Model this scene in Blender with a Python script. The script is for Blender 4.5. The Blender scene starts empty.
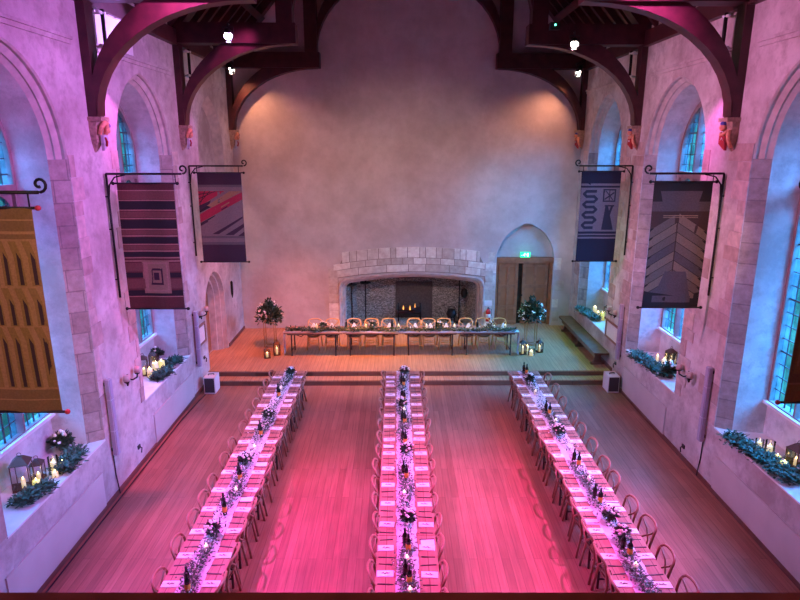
import bpy, bmesh, math, random
from mathutils import Vector, Matrix
random.seed(7)
PI = math.pi
R = math.radians
C = bpy.context.scene.collection

# ------------------------------------------------------------------ place
H = 6.46                       # eye height on the gallery
XL, XR = -5.33, 6.07           # inner faces of the side walls
YB = -2.5                      # wall behind the gallery
XC = (XL + XR) / 2
STG = 0.29                     # stage height
def skew(x, k=.030): return (x - XL) * k     # the far end of the hall is not quite square
def yfar(x): return 20.15 + skew(x, .035)

# ------------------------------------------------------------------ materials
def new_mat(name):
    m = bpy.data.materials.new(name); m.use_nodes = True
    nt = m.node_tree
    b = nt.nodes['Principled BSDF']
    return m, nt, b
def N(nt, t, **kw):
    n = nt.nodes.new(t)
    for k, v in kw.items():
        if k.startswith('i_'): n.inputs[k[2:].replace('_', ' ')].default_value = v
        else: setattr(n, k, v)
    return n
def col(c): return (c[0], c[1], c[2], 1)
def simple(name, c, rough=.6, metal=0, noise=.15, scale=6, emit=None, estr=0, bump=0, spec=None):
    m, nt, b = new_mat(name)
    b.inputs['Roughness'].default_value = rough; b.inputs['Metallic'].default_value = metal
    if spec is not None: b.inputs['Specular IOR Level'].default_value = spec
    tc = N(nt, 'ShaderNodeTexCoord'); nz = N(nt, 'ShaderNodeTexNoise'); nz.inputs['Scale'].default_value = scale; nz.inputs['Detail'].default_value = 5
    nt.links.new(tc.outputs['Object'], nz.inputs['Vector'])
    rp = N(nt, 'ShaderNodeValToRGB')
    rp.color_ramp.elements[0].position = .3; rp.color_ramp.elements[1].position = .7
    rp.color_ramp.elements[0].color = col([v * (1 - noise) for v in c]); rp.color_ramp.elements[1].color = col([min(1, v * (1 + noise)) for v in c])
    nt.links.new(nz.outputs['Fac'], rp.inputs['Fac']); nt.links.new(rp.outputs['Color'], b.inputs['Base Color'])
    if bump:
        bp = N(nt, 'ShaderNodeBump'); bp.inputs['Strength'].default_value = bump; bp.inputs['Distance'].default_value = .02
        nt.links.new(nz.outputs['Fac'], bp.inputs['Height']); nt.links.new(bp.outputs['Normal'], b.inputs['Normal'])
    if emit:
        b.inputs['Emission Color'].default_value = col(emit); b.inputs['Emission Strength'].default_value = estr
    return m
def plaster(name, c1, c2, c3, scuff=.4):
    """limewash over old stone: broad blotches, small scuffs, rough surface"""
    m, nt, b = new_mat(name); b.inputs['Roughness'].default_value = .92; b.inputs['Specular IOR Level'].default_value = .15
    tc = N(nt, 'ShaderNodeTexCoord')
    a = N(nt, 'ShaderNodeTexNoise'); a.inputs['Scale'].default_value = .75; a.inputs['Detail'].default_value = 8; a.inputs['Roughness'].default_value = .66
    d = N(nt, 'ShaderNodeTexNoise'); d.inputs['Scale'].default_value = 3.2; d.inputs['Detail'].default_value = 7; d.inputs['Roughness'].default_value = .7
    for n in (a, d): nt.links.new(tc.outputs['Object'], n.inputs['Vector'])
    r1 = N(nt, 'ShaderNodeValToRGB'); e = r1.color_ramp.elements
    e[0].position = .36; e[0].color = col(c1); e[1].position = .62; e[1].color = col(c2)
    r2 = N(nt, 'ShaderNodeValToRGB'); e = r2.color_ramp.elements
    e[0].position = .28; e[0].color = (1 - scuff * 2,) * 3 + (1,); e[1].position = .52; e[1].color = (1, 1, 1, 1)
    mx = N(nt, 'ShaderNodeMixRGB'); mx.inputs['Color1'].default_value = col(c3)
    nt.links.new(a.outputs['Fac'], r1.inputs['Fac']); nt.links.new(d.outputs['Fac'], r2.inputs['Fac'])
    nt.links.new(r2.outputs['Color'], mx.inputs['Fac']); nt.links.new(r1.outputs['Color'], mx.inputs['Color2'])
    nt.links.new(mx.outputs['Color'], b.inputs['Base Color'])
    bp = N(nt, 'ShaderNodeBump'); bp.inputs['Strength'].default_value = .5; bp.inputs['Distance'].default_value = .03
    nt.links.new(d.outputs['Fac'], bp.inputs['Height']); nt.links.new(bp.outputs['Normal'], b.inputs['Normal'])
    return m
def masonry(name, c1, c2, mortar, bw=.5, rh=.28, msize=.012, axis='wall'):
    m, nt, b = new_mat(name); b.inputs['Roughness'].default_value = .9; b.inputs['Specular IOR Level'].default_value = .2
    tc = N(nt, 'ShaderNodeTexCoord'); sx = N(nt, 'ShaderNodeSeparateXYZ'); nt.links.new(tc.outputs['Object'], sx.inputs[0])
    ad = N(nt, 'ShaderNodeMath', operation='ADD'); cb = N(nt, 'ShaderNodeCombineXYZ')
    nt.links.new(sx.outputs['X'], ad.inputs[0]); nt.links.new(sx.outputs['Y'], ad.inputs[1])
    nt.links.new(ad.outputs[0], cb.inputs['X']); nt.links.new(sx.outputs['Z'], cb.inputs['Y'])
    bk = N(nt, 'ShaderNodeTexBrick'); bk.inputs['Scale'].default_value = 1
    bk.inputs['Brick Width'].default_value = bw; bk.inputs['Row Height'].default_value = rh; bk.inputs['Mortar Size'].default_value = msize
    bk.inputs['Color1'].default_value = col(c1); bk.inputs['Color2'].default_value = col(c2); bk.inputs['Mortar'].default_value = col(mortar)
    nt.links.new(cb.outputs[0], bk.inputs['Vector'])
    nz = N(nt, 'ShaderNodeTexNoise'); nz.inputs['Scale'].default_value = 7; nz.inputs['Detail'].default_value = 8; nz.inputs['Roughness'].default_value = .7
    nt.links.new(tc.outputs['Object'], nz.inputs['Vector'])
    rp = N(nt, 'ShaderNodeValToRGB'); rp.color_ramp.elements[0].position = .3; rp.color_ramp.elements[1].position = .7
    rp.color_ramp.elements[0].color = (.5, .48, .46, 1); rp.color_ramp.elements[1].color = (1, 1, 1, 1)
    mx = N(nt, 'ShaderNodeMixRGB', blend_type='MULTIPLY'); mx.inputs['Fac'].default_value = .8
    nt.links.new(nz.outputs['Fac'], rp.inputs['Fac']); nt.links.new(bk.outputs['Color'], mx.inputs['Color1']); nt.links.new(rp.outputs['Color'], mx.inputs['Color2'])
    nt.links.new(mx.outputs['Color'], b.inputs['Base Color'])
    bp = N(nt, 'ShaderNodeBump'); bp.inputs['Strength'].default_value = .5; bp.inputs['Distance'].default_value = .03
    nt.links.new(mx.outputs['Color'], bp.inputs['Height']); nt.links.new(bp.outputs['Normal'], b.inputs['Normal'])
    return m
def planks(name, c1, c2, gap, length=2.4, width=.17, rough=.42, along='Y', gapsize=.006):
    m, nt, b = new_mat(name)
    tc = N(nt, 'ShaderNodeTexCoord'); sx = N(nt, 'ShaderNodeSeparateXYZ'); nt.links.new(tc.outputs['Object'], sx.inputs[0])
    cb = N(nt, 'ShaderNodeCombineXYZ'); o = 'X' if along == 'Y' else 'Y'
    nt.links.new(sx.outputs[along], cb.inputs['X']); nt.links.new(sx.outputs[o], cb.inputs['Y'])
    bk = N(nt, 'ShaderNodeTexBrick'); bk.offset = .37; bk.inputs['Scale'].default_value = 1
    bk.inputs['Brick Width'].default_value = length; bk.inputs['Row Height'].default_value = width; bk.inputs['Mortar Size'].default_value = gapsize
    bk.inputs['Color1'].default_value = col(c1); bk.inputs['Color2'].default_value = col(c2); bk.inputs['Mortar'].default_value = col(gap)
    nt.links.new(cb.outputs[0], bk.inputs['Vector'])
    mp = N(nt, 'ShaderNodeMapping'); mp.inputs['Scale'].default_value = (1.2, 22, 1); nt.links.new(cb.outputs[0], mp.inputs['Vector'])
    nz = N(nt, 'ShaderNodeTexNoise'); nz.inputs['Scale'].default_value = 1.3; nz.inputs['Detail'].default_value = 6; nt.links.new(mp.outputs[0], nz.inputs['Vector'])
    n2 = N(nt, 'ShaderNodeTexNoise'); n2.inputs['Scale'].default_value = .9; n2.inputs['Detail'].default_value = 4; nt.links.new(tc.outputs['Object'], n2.inputs['Vector'])
    rp = N(nt, 'ShaderNodeValToRGB'); rp.color_ramp.elements[0].position = .3; rp.color_ramp.elements[1].position = .72
    rp.color_ramp.elements[0].color = (.58, .55, .52, 1); rp.color_ramp.elements[1].color = (1.15, 1.12, 1.1, 1)
    av = N(nt, 'ShaderNodeMath', operation='MULTIPLY_ADD'); av.inputs[1].default_value = .55
    h = N(nt, 'ShaderNodeMath', operation='MULTIPLY'); h.inputs[1].default_value = .45
    nt.links.new(n2.outputs['Fac'], h.inputs[0]); nt.links.new(nz.outputs['Fac'], av.inputs[0]); nt.links.new(h.outputs[0], av.inputs[2])
    nt.links.new(av.outputs[0], rp.inputs['Fac'])
    mx = N(nt, 'ShaderNodeMixRGB', blend_type='MULTIPLY'); mx.inputs['Fac'].default_value = 1
    nt.links.new(bk.outputs['Color'], mx.inputs['Color1']); nt.links.new(rp.outputs['Color'], mx.inputs['Color2'])
    nt.links.new(mx.outputs['Color'], b.inputs['Base Color'])
    b.inputs['Roughness'].default_value = rough
    bp = N(nt, 'ShaderNodeBump'); bp.inputs['Strength'].default_value = .15; bp.inputs['Distance'].default_value = .01
    nt.links.new(mx.outputs['Color'], bp.inputs['Height']); nt.links.new(bp.outputs['Normal'], b.inputs['Normal'])
    return m
def leaded_glass(name):
    """old greenish crown glass; every small pane takes the light a little differently"""
    m, nt, b = new_mat(name); nt.nodes.remove(b)
    out = nt.nodes['Material Output']
    tc = N(nt, 'ShaderNodeTexCoord'); sx = N(nt, 'ShaderNodeSeparateXYZ'); nt.links.new(tc.outputs['Object'], sx.inputs[0])
    cb = N(nt, 'ShaderNodeCombineXYZ')
    for ax, st, sock in (('Y', .1825, 'X'), ('Z', .24, 'Y')):
        d = N(nt, 'ShaderNodeMath', operation='DIVIDE'); d.inputs[1].default_value = st
        f = N(nt, 'ShaderNodeMath', operation='FLOOR')
        nt.links.new(sx.outputs[ax], d.inputs[0]); nt.links.new(d.outputs[0], f.inputs[0]); nt.links.new(f.outputs[0], cb.inputs[sock])
    wn = N(nt, 'ShaderNodeTexWhiteNoise', noise_dimensions='2D'); nt.links.new(cb.outputs[0], wn.inputs['Vector'])
    nz = N(nt, 'ShaderNodeTexNoise'); nz.inputs['Scale'].default_value = 5; nz.inputs['Detail'].default_value = 5; nt.links.new(tc.outputs['Object'], nz.inputs['Vector'])
    ad = N(nt, 'ShaderNodeMath', operation='MULTIPLY_ADD'); ad.inputs[1].default_value = .45
    nt.links.new(wn.outputs['Value'], ad.inputs[0]); nt.links.new(nz.outputs['Fac'], ad.inputs[2])
    rp = N(nt, 'ShaderNodeValToRGB'); e = rp.color_ramp.elements
    e[0].position = .35; e[0].color = (.16, .26, .28, 1); e[1].position = 1.0; e[1].color = (.85, .97, .95, 1)
    nt.links.new(ad.outputs[0], rp.inputs['Fac'])
    tr = N(nt, 'ShaderNodeBsdfTransparent'); gl = N(nt, 'ShaderNodeBsdfGlossy'); gl.inputs['Roughness'].default_value = .15
    mx = N(nt, 'ShaderNodeMixShader'); mx.inputs['Fac'].default_value = .06
    nt.links.new(rp.outputs['Color'], tr.inputs['Color']); nt.links.new(tr.outputs[0], mx.inputs[1]); nt.links.new(gl.outputs[0], mx.inputs[2])
    nt.links.new(mx.outputs[0], out.inputs['Surface'])
    return m
def clear_glass(name, tint=(.95, .97, .97), gloss=.12):
    m, nt, b = new_mat(name); nt.nodes.remove(b); out = nt.nodes['Material Output']
    tr = N(nt, 'ShaderNodeBsdfTransparent'); tr.inputs['Color'].default_value = col(tint)
    gl = N(nt, 'ShaderNodeBsdfGlossy'); gl.inputs['Roughness'].default_value = .08
    lw = N(nt, 'ShaderNodeLayerWeight'); lw.inputs['Blend'].default_value = .3
    ad = N(nt, 'ShaderNodeMath', operation='ADD', use_clamp=True); ad.inputs[1].default_value = gloss * .4
    nt.links.new(lw.outputs['Fresnel'], ad.inputs[0])
    mx = N(nt, 'ShaderNodeMixShader'); nt.links.new(ad.outputs[0], mx.inputs['Fac'])
    nt.links.new(tr.outputs[0], mx.inputs[1]); nt.links.new(gl.outputs[0], mx.inputs[2]); nt.links.new(mx.outputs[0], out.inputs['Surface'])
    return m

M = {}
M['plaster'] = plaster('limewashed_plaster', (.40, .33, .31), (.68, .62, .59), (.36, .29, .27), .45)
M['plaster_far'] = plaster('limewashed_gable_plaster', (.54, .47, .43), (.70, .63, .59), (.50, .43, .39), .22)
M['reveal'] = plaster('embrasure_plaster', (.42, .39, .37), (.70, .68, .66), (.38, .35, .34), .45)
M['quoin'] = masonry('dressed_brown_stone', (.40, .29, .26), (.54, .42, .38), (.33, .25, .23), .62, .37)
M['moulding'] = simple('moulded_stone', (.55, .47, .42), .9, noise=.2, scale=5, bump=.3)
M['ashlar'] = masonry('pale_ashlar', (.66, .59, .52), (.78, .70, .62), (.42, .36, .31), .55, .33)
M['voussoir'] = simple('pale_voussoir_stone', (.70, .62, .54), .9, noise=.22, scale=6, bump=.4)
def rubble(name):
    m, nt, b = new_mat(name); b.inputs['Roughness'].default_value = .9
    tc = N(nt, 'ShaderNodeTexCoord'); mp = N(nt, 'ShaderNodeMapping'); mp.inputs['Scale'].default_value = (4.2, 4.2, 7)
    nt.links.new(tc.outputs['Object'], mp.inputs['Vector'])
    a = N(nt, 'ShaderNodeTexVoronoi'); d = N(nt, 'ShaderNodeTexVoronoi', feature='DISTANCE_TO_EDGE')
    for n in (a, d): nt.links.new(mp.outputs[0], n.inputs['Vector'])
    sx = N(nt, 'ShaderNodeSeparateColor'); nt.links.new(a.outputs['Color'], sx.inputs[0])
    r1 = N(nt, 'ShaderNodeValToRGB'); e = r1.color_ramp.elements; e[0].color = (.20, .20, .17, 1); e[1].color = (.62, .62, .54, 1); nt.links.new(sx.outputs[0], r1.inputs['Fac'])
    r2 = N(nt, 'ShaderNodeValToRGB'); e = r2.color_ramp.elements; e[0].position = .02; e[0].color = (.2, .2, .2, 1); e[1].position = .09; e[1].color = (1, 1, 1, 1); nt.links.new(d.outputs['Distance'], r2.inputs['Fac'])
    mx = N(nt, 'ShaderNodeMixRGB', blend_type='MULTIPLY'); mx.inputs['Fac'].default_value = 1
    nt.links.new(r1.outputs['Color'], mx.inputs['Color1']); nt.links.new(r2.outputs['Color'], mx.inputs['Color2']); nt.links.new(mx.outputs['Color'], b.inputs['Base Color'])
    bp = N(nt, 'ShaderNodeBump'); bp.inputs['Strength'].default_value = .6; bp.inputs['Distance'].default_value = .03
    nt.links.new(mx.outputs['Color'], bp.inputs['Height']); nt.links.new(bp.outputs['Normal'], b.inputs['Normal']); return m
M['rubble'] = rubble('sooty_rubble')
for nm, c1_, c2_ in (('voussoir', (.60, .50, .41), (.95, .86, .75)), ('block', (.40, .29, .26), (.58, .46, .42))):
    M[nm] = simple(nm + '_stone', c2_, .9, noise=.2, scale=7, bump=.4); nt = M[nm].node_tree; b = nt.nodes['Principled BSDF']
    ge = N(nt, 'ShaderNodeNewGeometry'); mx = N(nt, 'ShaderNodeMixRGB', blend_type='MULTIPLY'); mx.inputs['Fac'].default_value = 1
    rp_ = N(nt, 'ShaderNodeValToRGB'); rp_.color_ramp.elements[0].color = col([p / q for p, q in zip(c1_, c2_)]); rp_.color_ramp.elements[1].color = (1, 1, 1, 1)
    nt.links.new(ge.outputs['Random Per Island'], rp_.inputs['Fac']); src = b.inputs['Base Color'].links[0].from_socket
    nt.links.new(src, mx.inputs['Color1']); nt.links.new(rp_.outputs['Color'], mx.inputs['Color2']); nt.links.new(mx.outputs['Color'], b.inputs['Base Color'])
M['mortar'] = simple('brown_mortar', (.34, .27, .22), .95)
M['soot_and_shade'] = simple('soot_and_shade', (.035, .032, .03), .95, noise=.4)  # fireplace soot; also the painted shade between the oak door leaves
M['sill'] = simple('pale_sill_slab', (.76, .73, .70), .7, noise=.12, scale=3)
M['board'] = simple('painted_heater_board', (.56, .49, .46), .7, noise=.06, scale=2)
M['floor'] = planks('oak_floor_boards', (.30, .15, .10), (.42, .22, .15), (.20, .095, .065), 2.8, .13, .42, 'Y', .0035)
M['stage'] = planks('pale_stage_boards', (.50, .30, .175), (.58, .355, .21), (.36, .21, .12), 2.6, .11, .45)
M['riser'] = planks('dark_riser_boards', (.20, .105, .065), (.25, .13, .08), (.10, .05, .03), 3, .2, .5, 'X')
M['timber'] = simple('dark_roof_oak', (.060, .014, .017), .45, noise=.35, scale=4, bump=.2)
M['roof'] = planks('dark_roof_boards', (.075, .033, .028), (.10, .045, .038), (.03, .015, .012), 3, .2, .7)
M['skirting'] = simple('dark_skirting', (.16, .07, .055), .5)
M['rail'] = simple('polished_dark_rail', (.16, .055, .04), .35, noise=.3, scale=9)
M['iron'] = simple('black_iron', (.018, .017, .017), .5, .6)
M['blackp'] = simple('black_plastic', (.02, .02, .022), .45)
M['door'] = planks('oak_door', (.40, .15, .055), (.50, .19, .075), (.16, .06, .03), 3, .16, .5, 'Z')
M['doorf'] = simple('oak_door_frame', (.36, .14, .06), .5, noise=.25)
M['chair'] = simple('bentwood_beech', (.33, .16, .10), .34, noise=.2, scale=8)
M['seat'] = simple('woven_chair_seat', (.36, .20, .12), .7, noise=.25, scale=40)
M['chair_lit'] = simple('warm_lit_bentwood', (.74, .44, .18), .38, noise=.2, scale=8)  # same chair wood with the lamps' warm light put into the colour
M['table'] = planks('waxed_table_planks', (.36, .20, .15), (.45, .265, .195), (.20, .10, .075), 1.9, .15, .45)
M["tabledark"] = simple("dark_table_legs", (.07, .035, .028), .5)
M['cloth'] = simple('white_gauze', (.70, .67, .75), .9, noise=.10, scale=14, bump=.5)
M['napkin'] = simple('white_napkin', (.93, .91, .92), .85, noise=.03)
M['card'] = simple('menu_card', (.93, .92, .92), .6, noise=.02)
M['steel'] = simple('dark_reflecting_steel', (.10, .09, .10), .3, .7)  # silvery cutlery; the dark roof's reflection is put into its colour
M['sprig'] = simple('dried_sprig', (.13, .12, .08), .8)
M['leaf'] = simple('dark_green_leaf', (.030, .065, .032), .6, noise=.45, scale=12)
M['leaf2'] = simple('grey_green_leaf', (.095, .135, .095), .7, noise=.35, scale=12)
M['gyp'] = simple('white_petals', (.90, .88, .86), .8, noise=.05)
M['cream'] = simple('cream_petals', (.88, .80, .62), .8, noise=.1)
M['wine'] = simple('dark_wine_bottle', (.012, .018, .012), .12, spec=.6)
M['amber'] = simple('amber_wine', (.85, .36, .05), .15, noise=.08, emit=(1, .42, .05), estr=.0)
M['orangelabel'] = simple('orange_bottle_label', (.90, .36, .06), .6, noise=.08, scale=30)
M['tcandle'] = simple('cream_table_candle', (.92, .86, .66), .6, noise=.03, emit=(1, .8, .42), estr=.2)
M['tflame'] = simple('small_flame', (1, .8, .4), .5, emit=(1, .75, .32), estr=4)
M['label'] = simple('pale_bottle_label', (.85, .78, .62), .7)
M['candle'] = simple('lit_wax_candle', (.92, .82, .55), .6, noise=.03, emit=(1, .74, .32), estr=.55)
M['flame'] = simple('candle_flame', (1, .8, .4), .5, emit=(1, .72, .28), estr=14)
M['yellowjar'] = simple('glowing_yellow_jar', (.85, .78, .25), .4, emit=(1, .85, .18), estr=.5)
M['bronze'] = simple('bronze_lantern', (.10, .045, .03), .45, .2)
M['gold'] = simple('gilded_stand', (.55, .33, .14), .35, .8)
M['glass'] = leaded_glass('leaded_window_glass')
M['clear'] = clear_glass('clear_glass')
M['lead'] = simple('lead_cames', (.05, .055, .06), .6)
M['mullion'] = simple('window_stone', (.24, .18, .17), .9, noise=.2, scale=5)
M['speaker'] = simple('white_speaker_box', (.82, .80, .78), .5, noise=.03)
M['grille'] = simple('dark_speaker_grille', (.055, .05, .055), .7, noise=.2, scale=60)
M['column'] = simple('lilac_grey_column', (.55, .53, .62), .5, noise=.03)
M['columnfront'] = simple('column_grille', (.40, .36, .46), .8, noise=.1, scale=70)
M['paper'] = simple('framed_paper', (.78, .72, .66), .8, noise=.08, scale=30)
M['frame'] = simple('brown_picture_frame', (.26, .12, .07), .45)
M['shade'] = simple('blush_lamp_shade', (.50, .40, .37), .8)
M['bench'] = simple('dark_oak_bench', (.17, .10, .07), .45, noise=.25)
M['red'] = simple('extinguisher_red', (.70, .02, .02), .35, noise=.02)
M['whitepl'] = simple('white_plastic', (.85, .85, .83), .5, noise=.02)
M['green'] = simple('exit_green_lit', (.02, .55, .20), .5, emit=(.02, .9, .35), estr=1.6)
M['exitwhite'] = simple('exit_white_lit', (.9, 1, .9), .5, emit=(.8, 1, .85), estr=2.2)
M['flesh'] = simple('painted_carving_flesh', (.78, .34, .20), .7, noise=.2, scale=20)
M['blue'] = simple('painted_carving_blue', (.05, .07, .30), .7)
M['cred'] = simple('painted_carving_red', (.45, .03, .04), .7)
M['ochre'] = simple('painted_carving_ochre', (.40, .28, .20), .7, noise=.3, scale=20)
M['lampv'] = simple('violet_lamp_lens', (.6, .4, 1), .3, emit=(.62, .45, 1), estr=60)
M['lampw'] = simple('white_lamp_lens', (1, .9, .85), .3, emit=(1, .86, .78), estr=40)
M['lampp'] = simple('pink_lamp_lens', (1, .5, .9), .3, emit=(1, .45, .95), estr=30)
M['led'] = simple('green_led', (.1, 1, .5), .3, emit=(.1, 1, .6), estr=8)
M['cable'] = simple('black_cable', (.02, .015, .02), .6)
M['ember'] = simple('embers', (.9, .3, .05), .8, emit=(1, .42, .08), estr=2)
M['fireback'] = simple('brick_fireback', (.10, .085, .075), .9, noise=.3, scale=20)
M['sky_lawn'] = simple('lawn', (.10, .16, .06), .9)

# ------------------------------------------------------------------ mesh builder
class MB:
    def __init__(s): s.bm = bmesh.new(); s.mi = 0
    def _faces(s, fs, smooth=False):
        for f in fs: f.material_index = s.mi; f.smooth = smooth
    def poly(s, pts, smooth=False):
        vs = [s.bm.verts.new(p) for p in pts]
        try: f = s.bm.faces.new(vs); s._faces([f], smooth)
        except ValueError: pass
        return s
    def box(s, c, size, rot=None, taper=None):
        hx, hy, hz = size[0] / 2, size[1] / 2, size[2] / 2
        co = []
        for z in (-hz, hz):
            k = taper if (taper and z < 0) else 1
            for x, y in ((-hx, -hy), (hx, -hy), (hx, hy), (-hx, hy)): co.append(Vector((x * k, y * k, z)))
        if rot is not None: co = [rot @ v for v in co]
        vs = [s.bm.verts.new(v + Vector(c)) for v in co]
        fs = [s.bm.faces.new([vs[i] for i in q]) for q in ((3, 2, 1, 0), (4, 5, 6, 7), (0, 1, 5, 4), (1, 2, 6, 5), (2, 3, 7, 6), (3, 0, 4, 7))]
        s._faces(fs); return s
    def tube(s, pts, r, seg=8, closed=False, smooth=True):
        pts = [Vector(p) for p in pts]; n = len(pts)
        rr = r if isinstance(r, (list, tuple)) else [r] * n
        rings = []; up = None
        for i, p in enumerate(pts):
            if closed: d = pts[(i + 1) % n] - pts[i - 1]
            else: d = pts[min(i + 1, n - 1)] - pts[max(i - 1, 0)]
            d.normalize()
            if up is None:
                up = Vector((0, 0, 1)) if abs(d.z) < .9 else Vector((1, 0, 0))
            a = d.cross(up); a.normalize(); b = a.cross(d); b.normalize(); up = b
            rings.append([s.bm.verts.new(p + (a * math.cos(t) + b * math.sin(t)) * rr[i]) for t in [2 * PI * k / seg for k in range(seg)]])
        fs = []
        for i in range(n if closed else n - 1):
            A, B = rings[i], rings[(i + 1) % n]
            for k in range(seg): fs.append(s.bm.faces.new((A[k], A[(k + 1) % seg], B[(k + 1) % seg], B[k])))
        s._faces(fs, smooth)
        if not closed:
            f1 = s.bm.faces.new(list(reversed(rings[0]))); f2 = s.bm.faces.new(rings[-1]); s._faces([f1, f2])
        return s
    def lathe(s, prof, c=(0, 0, 0), seg=12, rot=None, smooth=True):
        rings = []; c = Vector(c)
        for r, z in prof:
            ring = []
            for k in range(seg):
                t = 2 * PI * k / seg; v = Vector((max(r, 1e-4) * math.cos(t), max(r, 1e-4) * math.sin(t), z))
                if rot is not None: v = rot @ v
                ring.append(s.bm.verts.new(v + c))
            rings.append(ring)
        fs = []
        for A, B in zip(rings, rings[1:]):
            for k in range(seg): fs.append(s.bm.faces.new((A[k], A[(k + 1) % seg], B[(k + 1) % seg], B[k])))
        s._faces(fs, smooth)
        s._faces([s.bm.faces.new(list(reversed(rings[0]))), s.bm.faces.new(rings[-1])])
        return s
    def prism(s, pts, vec):
        """extrude a flat polygon (list of 3-D points) by vec"""
        vec = Vector(vec); a = [s.bm.verts.new(p) for p in pts]; b = [s.bm.verts.new(Vector(p) + vec) for p in pts]; n = len(pts)
        fs = [s.bm.faces.new(list(reversed(a))), s.bm.faces.new(b)]
        for i in range(n): fs.append(s.bm.faces.new((a[i], a[(i + 1) % n], b[(i + 1) % n], b[i])))
        s._faces(fs); return s
    def strip(s, P, Q, smooth=False, closed=False):
        """loft between two equal-length point lists"""
        a = [s.bm.verts.new(p) for p in P]; b = [s.bm.verts.new(p) for p in Q]; n = len(P)
        fs = []
        for i in range(n if closed else n - 1):
            j = (i + 1) % n; fs.append(s.bm.faces.new((a[i], a[j], b[j], b[i])))
        s._faces(fs, smooth); return s
    def sheet(s, outer, holes):
        """flat sheet with holes"""
        eds = []
        for loop in [outer] + holes:
            vs = [s.bm.verts.new(p) for p in loop]
            for i in range(len(vs)): eds.append(s.bm.edges.new((vs[i], vs[(i + 1) % len(vs)])))
        res = bmesh.ops.triangle_fill(s.bm, use_beauty=True, use_dissolve=False, edges=eds)
        s._faces([g for g in res['geom'] if isinstance(g, bmesh.types.BMFace)]); return s
    def sphere(s, c, r, seg=10, rings=6, sc=(1, 1, 1)):
        prof = [(max(1e-4, r * math.sin(PI * k / rings)), -r * math.cos(PI * k / rings)) for k in range(rings + 1)]
        vs0 = len(s.bm.verts); s.lathe(prof, (0, 0, 0), seg)
        s.bm.verts.ensure_lookup_table()
        for v in s.bm.verts[vs0:]: v.co = Vector((v.co.x * sc[0], v.co.y * sc[1], v.co.z * sc[2])) + Vector(c)
        return s
    def leaf(s, p, d, n, L, W):
        d = d.normalized(); a = d.cross(n)
        if a.length < 1e-4: a = d.cross(Vector((1, .3, .2)))
        a.normalize(); u = a.cross(d)
        P = [p, p + d * L * .35 + a * W / 2 + u * W * .12, p + d * L * .75 + a * W * .36, p + d * L, p + d * L * .75 - a * W * .36, p + d * L * .35 - a * W / 2 + u * W * .12]
        return s.poly(P)
    def mat(s, i): s.mi = i; return s
    def build(s, name, mats, parent=None, loc=None):
        bmesh.ops.recalc_face_normals(s.bm, faces=s.bm.faces[:]) if False else None
        me = bpy.data.meshes.new(name); s.bm.normal_update(); s.bm.to_mesh(me); s.bm.free()
        for m in (mats if isinstance(mats, (list, tuple)) else [mats]): me.materials.append(M[m])
        o = bpy.data.objects.new(name, me); C.objects.link(o)
        if parent is not None: o.parent = parent
        if loc is not None: o.location = loc
        return o

def tag(o, label=None, cat=None, group=None, kind=None):
    if label: o['label'] = label
    if cat: o['category'] = cat
    if group: o['group'] = group
    if kind: o['kind'] = kind
    return o
def thing(name, label, cat, loc=(0, 0, 0), rz=0, group=None):
    o = bpy.data.objects.new(name, None); C.objects.link(o); o.empty_display_size = .1
    o.location = loc; o.rotation_euler = (0, 0, rz)
    return tag(o, label, cat, group)
def structure(o): o['kind'] = 'structure'; return o
def dup(root, loc, rz, label=None, group=None):
    r = root.copy(); C.objects.link(r); r.location = loc; r.rotation_euler = (0, 0, rz)
    if label: r['label'] = label
    if group: r['group'] = group
    for ch in list(root.children):
        c = ch.copy(); C.objects.link(c); c.parent = r
        for g in list(ch.children):
            d = g.copy(); C.objects.link(d); d.parent = c
    return r
ORD = ['first', 'second', 'third', 'fourth', 'fifth', 'sixth', 'seventh', 'eighth', 'ninth', 'tenth', 'eleventh', 'twelfth', 'thirteenth', 'fourteenth', 'fifteenth', 'sixteenth']

# ------------------------------------------------------------------ arches
def arch(yc, a, z0, zs, za, n=12, close=True):
    """two-centred pointed outline in (y, z): up one jamb, over, down the other"""
    r = za - zs; Rr = (a * a + r * r) / (2 * a); half = []
    for k in range(n + 1):
        ang = math.asin(min(1, r / Rr)) * k / n
        half.append((-a + Rr - Rr * math.cos(ang), Rr * math.sin(ang)))
    half[-1] = (0, r)
    pts = [(yc + h[0], zs + h[1]) for h in half] + [(yc - h[0], zs + h[1]) for h in reversed(half[:-1])]
    if close: pts = [(yc - a, z0)] + pts + [(yc + a, z0)]
    return pts
def archz(y, yc, a, zs, za):
    r = za - zs; Rr = (a * a + r * r) / (2 * a); u = abs(y - yc)
    if u >= a: return zs
    return zs + math.sqrt(max(0, Rr * Rr - (u + Rr - a) ** 2))

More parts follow.
